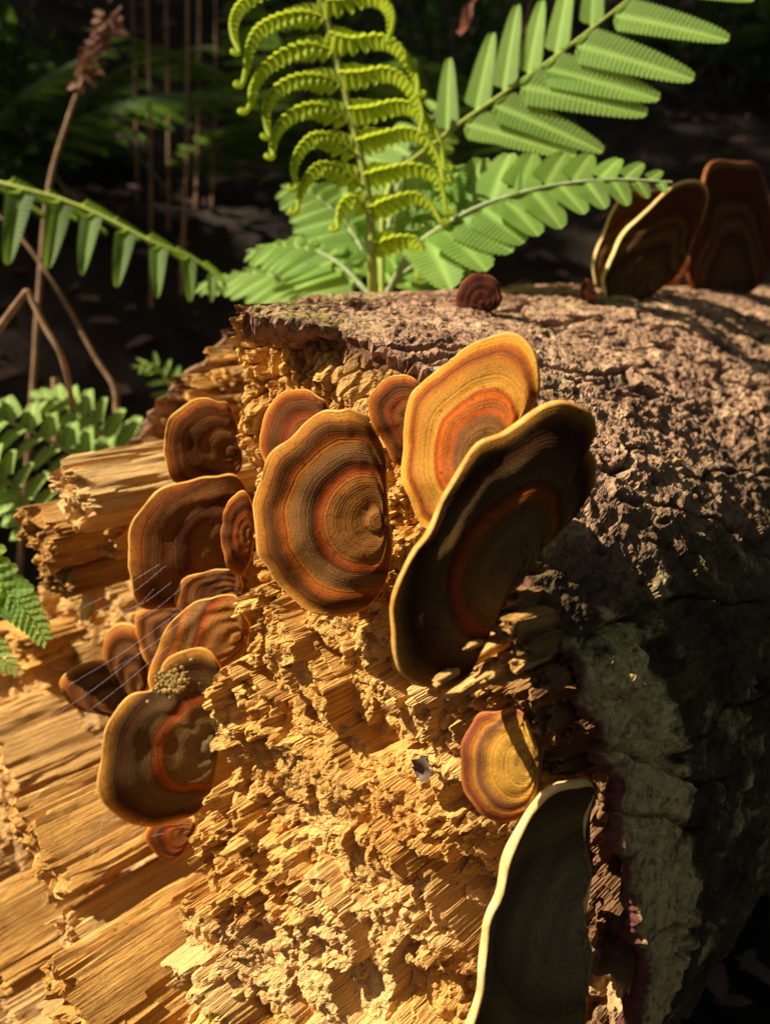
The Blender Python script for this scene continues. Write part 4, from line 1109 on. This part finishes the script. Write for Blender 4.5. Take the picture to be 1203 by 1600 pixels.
# shrubs on the bank, upper left and behind
def leaf_cloud(n, centre, radii, size, seed, hole=None, gapk=-0.12):
    r = np.random.RandomState(seed)
    d = r.randn(n, 3); d /= np.linalg.norm(d, axis=1)[:, None]
    P = d * (r.rand(n, 1) ** 0.45) * np.array(radii) + np.array(centre)
    k = fbm(P[:, 0] * 1.7 + P[:, 2], P[:, 1] * 1.7 - P[:, 2] * .7, seed, 3)
    P = P[k > gapk]
    if hole is not None: P = P[hole(P)]
    n = len(P)
    a = r.randn(n, 3); a /= np.linalg.norm(a, axis=1)[:, None]
    b = np.cross(a, r.randn(n, 3)); b /= np.linalg.norm(b, axis=1)[:, None]
    ln = size * r.uniform(.6, 1.3, (n, 1)); wd = ln * .5
    q = np.stack([P - a * ln / 2, P - b * wd / 2 + np.cross(a, b) * wd * .15, P + a * ln / 2, P + b * wd / 2 + np.cross(a, b) * wd * .15], 1)
    return q.reshape(-1, 3), np.arange(n * 4).reshape(-1, 4)
SH = [(-0.75, 1.9, 0.34, 21), (-1.15, 1.7, 0.30, 22), (0.15, 2.6, 0.40, 23), (0.9, 2.7, 0.45, 24), (1.5, 2.3, 0.42, 25), (-0.4, 3.0, .5, 26)]
SL = ["leafy shrub beside the withered curled frond", "low leafy shrub at far left of the bank", "dark shrub behind the curled young fern", "dark shrub behind the slanting bright frond", "dark shrub behind the fungi on the log top", "dark shrub among the upright stalks"]
for (x, y, r, sd), lab in zip(SH, SL):
    z = gh(x, y)
    o = empty("leafy_shrub", loc=(x, y, z)); tag(o, lab, "shrub", "shrubs on the bank")
    v, f = leaf_cloud(1500, (0, 0, r * 0.95), (r, r * .7, r * 0.95), 0.045, sd)
    me = mesh_np("foliage", v, f, False); attr(me, "vein", np.zeros(len(v))); link("foliage", me, M_LEAF, o)
    prt = []
    for k in range(6):
        e_ = np.array([random.uniform(-.7, .7) * r, random.uniform(-.5, .5) * r, r * random.uniform(.9, 1.6)])
        prt.append(tube_arrays(catmull([np.zeros(3) - [0, 0, .03], e_ * .4 + [0, 0, .05], e_], 8), np.linspace(.006, .002, 8), 6))
    v, f = merge(prt); link("branches", mesh_np("branches", v, f, True), M_TRUNK, o)

# ------------------------------------------------------------------ mostly unseen trees, added to shade the forest floor; gaps shaped for the sun
SUN_N = np.array(SUN_TO)
def sun_gap(P):
    c = np.array([-0.06, 0.55, 0.40])
    q = P - c
    along = q @ SUN_N
    off = q - along[:, None] * SUN_N
    # widened along the log
    ok = np.linalg.norm(off * np.array([1, .8, 1]), axis=1) > 0.56
    for (px, py, k, r) in ((335, 330, 1.75, 0.10), (70, 90, 2.0, 0.06), (400, 385, 1.6, 0.06)):       # small chinks cut in the leaves to light spots on the bank
        q = P - at(px, py, k)
        off = q - (q @ SUN_N)[:, None] * SUN_N
        ok &= np.linalg.norm(off, axis=1) > r
    return ok
TR = [(-2.4, 4.6, 31, "slim dark tree on the bank, far left"), (1.9, 5.2, 32, "dark tree on the bank behind the log"), (3.6, 0.6, 33, "unseen tree added for shade beyond the far end of the log"),
      (-3.6, -1.8, 34, "unseen leafy tree added for shade at the sunny side, away from the bank"), (1.4, -3.0, 35, "unseen leafy tree added to block the sky, facing the broken log end"), (-4.6, 2.2, 36, "unseen tree added for shade on the sunny side of the log")]
for x, y, sd, lab in TR:
    z = gh(x, y)
    o = empty("shade_tree", loc=(x, y, z)); tag(o, lab, "tree", "forest trees")
    rr_ = random.Random(sd)
    C = catmull([np.array([0, 0, -.1]), np.array([.05, .02, 1.5]), np.array([rr_.uniform(-.2, .2), rr_.uniform(-.2, .2), 3.2]), np.array([rr_.uniform(-.3, .3), rr_.uniform(-.3, .3), 5.5])], 24)
    prt = [tube_arrays(C, np.linspace(.12, .03, 24), 14)]
    for k in range(7):
        h = rr_.uniform(8, 22); b0 = C[int(h)]
        a_ = rr_.uniform(0, 6.28)
        e_ = b0 + np.array([math.cos(a_) * 1.6, math.sin(a_) * 1.6, rr_.uniform(.3, 1.0)])
        prt.append(tube_arrays(catmull([b0, (b0 + e_) / 2 + [0, 0, .15], e_], 10), np.linspace(.035, .008, 10), 8))
    v, f = merge(prt); link("trunk", mesh_np("trunk", v, f, True), M_TRUNK, o)
    g0 = np.array([x, y, z])
    v, f = leaf_cloud(13000, (0, 0, 4.3), (3.1, 3.1, 1.5), 0.16, sd, gapk=-0.4, hole=lambda P: sun_gap(P + g0))
    me = mesh_np("crown", v, f, False); attr(me, "vein", np.zeros(len(v))); link("crown", me, M_LEAF, o)

# ------------------------------------------------------------------ spider threads across the left fungi
rw = random.Random(11)
prt = []
for i in range(9):
    x0, y0_ = rw.uniform(230, 350), rw.uniform(880, 1010)
    x1_ = x0 - rw.uniform(40, 190); y1_ = y0_ + (x0 - x1_) * rw.uniform(.55, .8)
    A_ = at(x0, y0_, 0.455); B_ = at(x1_, y1_, 0.50)
    mid = (A_ + B_) / 2 - np.array([0, 0, rw.uniform(0.0005, .003)])
    prt.append(tube_arrays(catmull([A_, mid, B_], 12), np.full(12, 0.00004), 5))
for i in range(10):
    A_ = at(rw.uniform(0, 200), rw.uniform(1250, 1500), 0.50); B_ = at(rw.uniform(60, 280), rw.uniform(1250, 1500), 0.48)
    prt.append(tube_arrays(catmull([A_, (A_ + B_) / 2, B_], 8), np.full(8, 0.00004), 5))
v, f = merge(prt)
tag(link("spider_web", mesh_np("spider_web", v, f, True), M_WEB), "fine spider threads strung between the left flank fungi and the boards", "web")

# ------------------------------------------------------------------ small leaves and scraps
def scrap(name, P, xd, nrm, ln, wd, mat, label, cat, stalk=None):
    m, k = 11, 7
    x = np.linspace(-0.5, 0.5, m)
    prof = np.sqrt(np.clip(1 - (2 * x) ** 2, 0.004, 1)) * (1 + 0.25 * np.sin(x * 17))
    V = np.array([np.stack([x, q * prof * 0.5, 0.10 * q * q + 0.10 * np.sin(x * 6 + q)], -1) for q in np.linspace(-1, 1, k)]).reshape(-1, 3)
    M = np.array(frame(xd, nrm, (0, 0, 0), ln, wd, ln))
    V = V @ M[:3, :3].T
    me = mesh_np(name, V, grid_faces(k, m), True)
    if stalk is None:
        o = link(name, me, mat); o.location = tuple(P); return tag(o, label, cat)
    o = empty(name, loc=tuple(P)); link("blade", me, mat, o)
    v, f = tube_arrays(catmull([q - P for q in stalk], 16), np.linspace(.0012, .0008, 16), 6)
    link("stalk", mesh_np("stalk", v, f, True), M_DEAD, o)
    return tag(o, label, cat)
M_SCRAP = plain_mat("grey_scrap", (0.07, 0.045, 0.03), (0.17, 0.115, 0.08), 200.0, 0.9, bump=0.5, spec=0.03)
M_REDLEAF = plain_mat("red_leaf", (0.30, 0.10, 0.07), (0.50, 0.22, 0.16), 80.0, 0.6, transl=0.35)
q = stw(at_w(662, 1200, 0.26))
for _ in range(8):
    w = float(block_base(q[0], q[1])); q = stw(at_w(662, 1200, w))
P = at_w(662, 1200, w - 0.008)
scrap("leaf_scrap", P, (0.3, -0.2, 0.9), (-0.5, -0.8, 0.2), 0.012, 0.009, M_SCRAP, "grey brown scrap of dead leaf stuck on the splintery wood", "leaf")
P = at(732, 26, 0.95); scrap("dead_leaf", P, (0.45, 0.1, 0.88), (-0.6, -0.7, 0.3), 0.038, 0.008, M_REDLEAF, "slender reddish dead leaf dangling between the two tall ferns", "leaf", stalk=[at(738, 12, .95), at(752, -60, .97), at(770, -160, 1.0)])
P = at(816, 48, 1.1); scrap("dead_leaf", P, (0.8, 0.1, 0.5), (-0.4, -0.7, 0.5), 0.022, 0.010, M_REDLEAF, "tiny orange dead leaf dangling behind the slanting fern frond", "leaf", stalk=[at(820, 44, 1.1), at(836, -40, 1.12), at(850, -160, 1.15)])
gb = catmull([at(332, 1680, .40), at(331, 1625, .395), at(327, 1578, .39)], 14)
g0 = gb[0].copy(); gv = []
for i, c in enumerate(gb):
    wd = 0.0022 * (1 - (i / 13) ** 1.6) + 0.0001
    gv += [c - g0 - X_ * wd, c - g0 + np.array([0, -0.0005, 0]), c - g0 + X_ * wd]
me = mesh_np("grass_blade", np.array(gv), grid_faces(14, 3), True); attr(me, "vein", np.zeros(len(gv)))
o = link("grass_blade", me, M_FERN_YOUNG); o.location = tuple(g0)
tag(o, "single green grass blade tip poking up before the splintery wood", "grass")
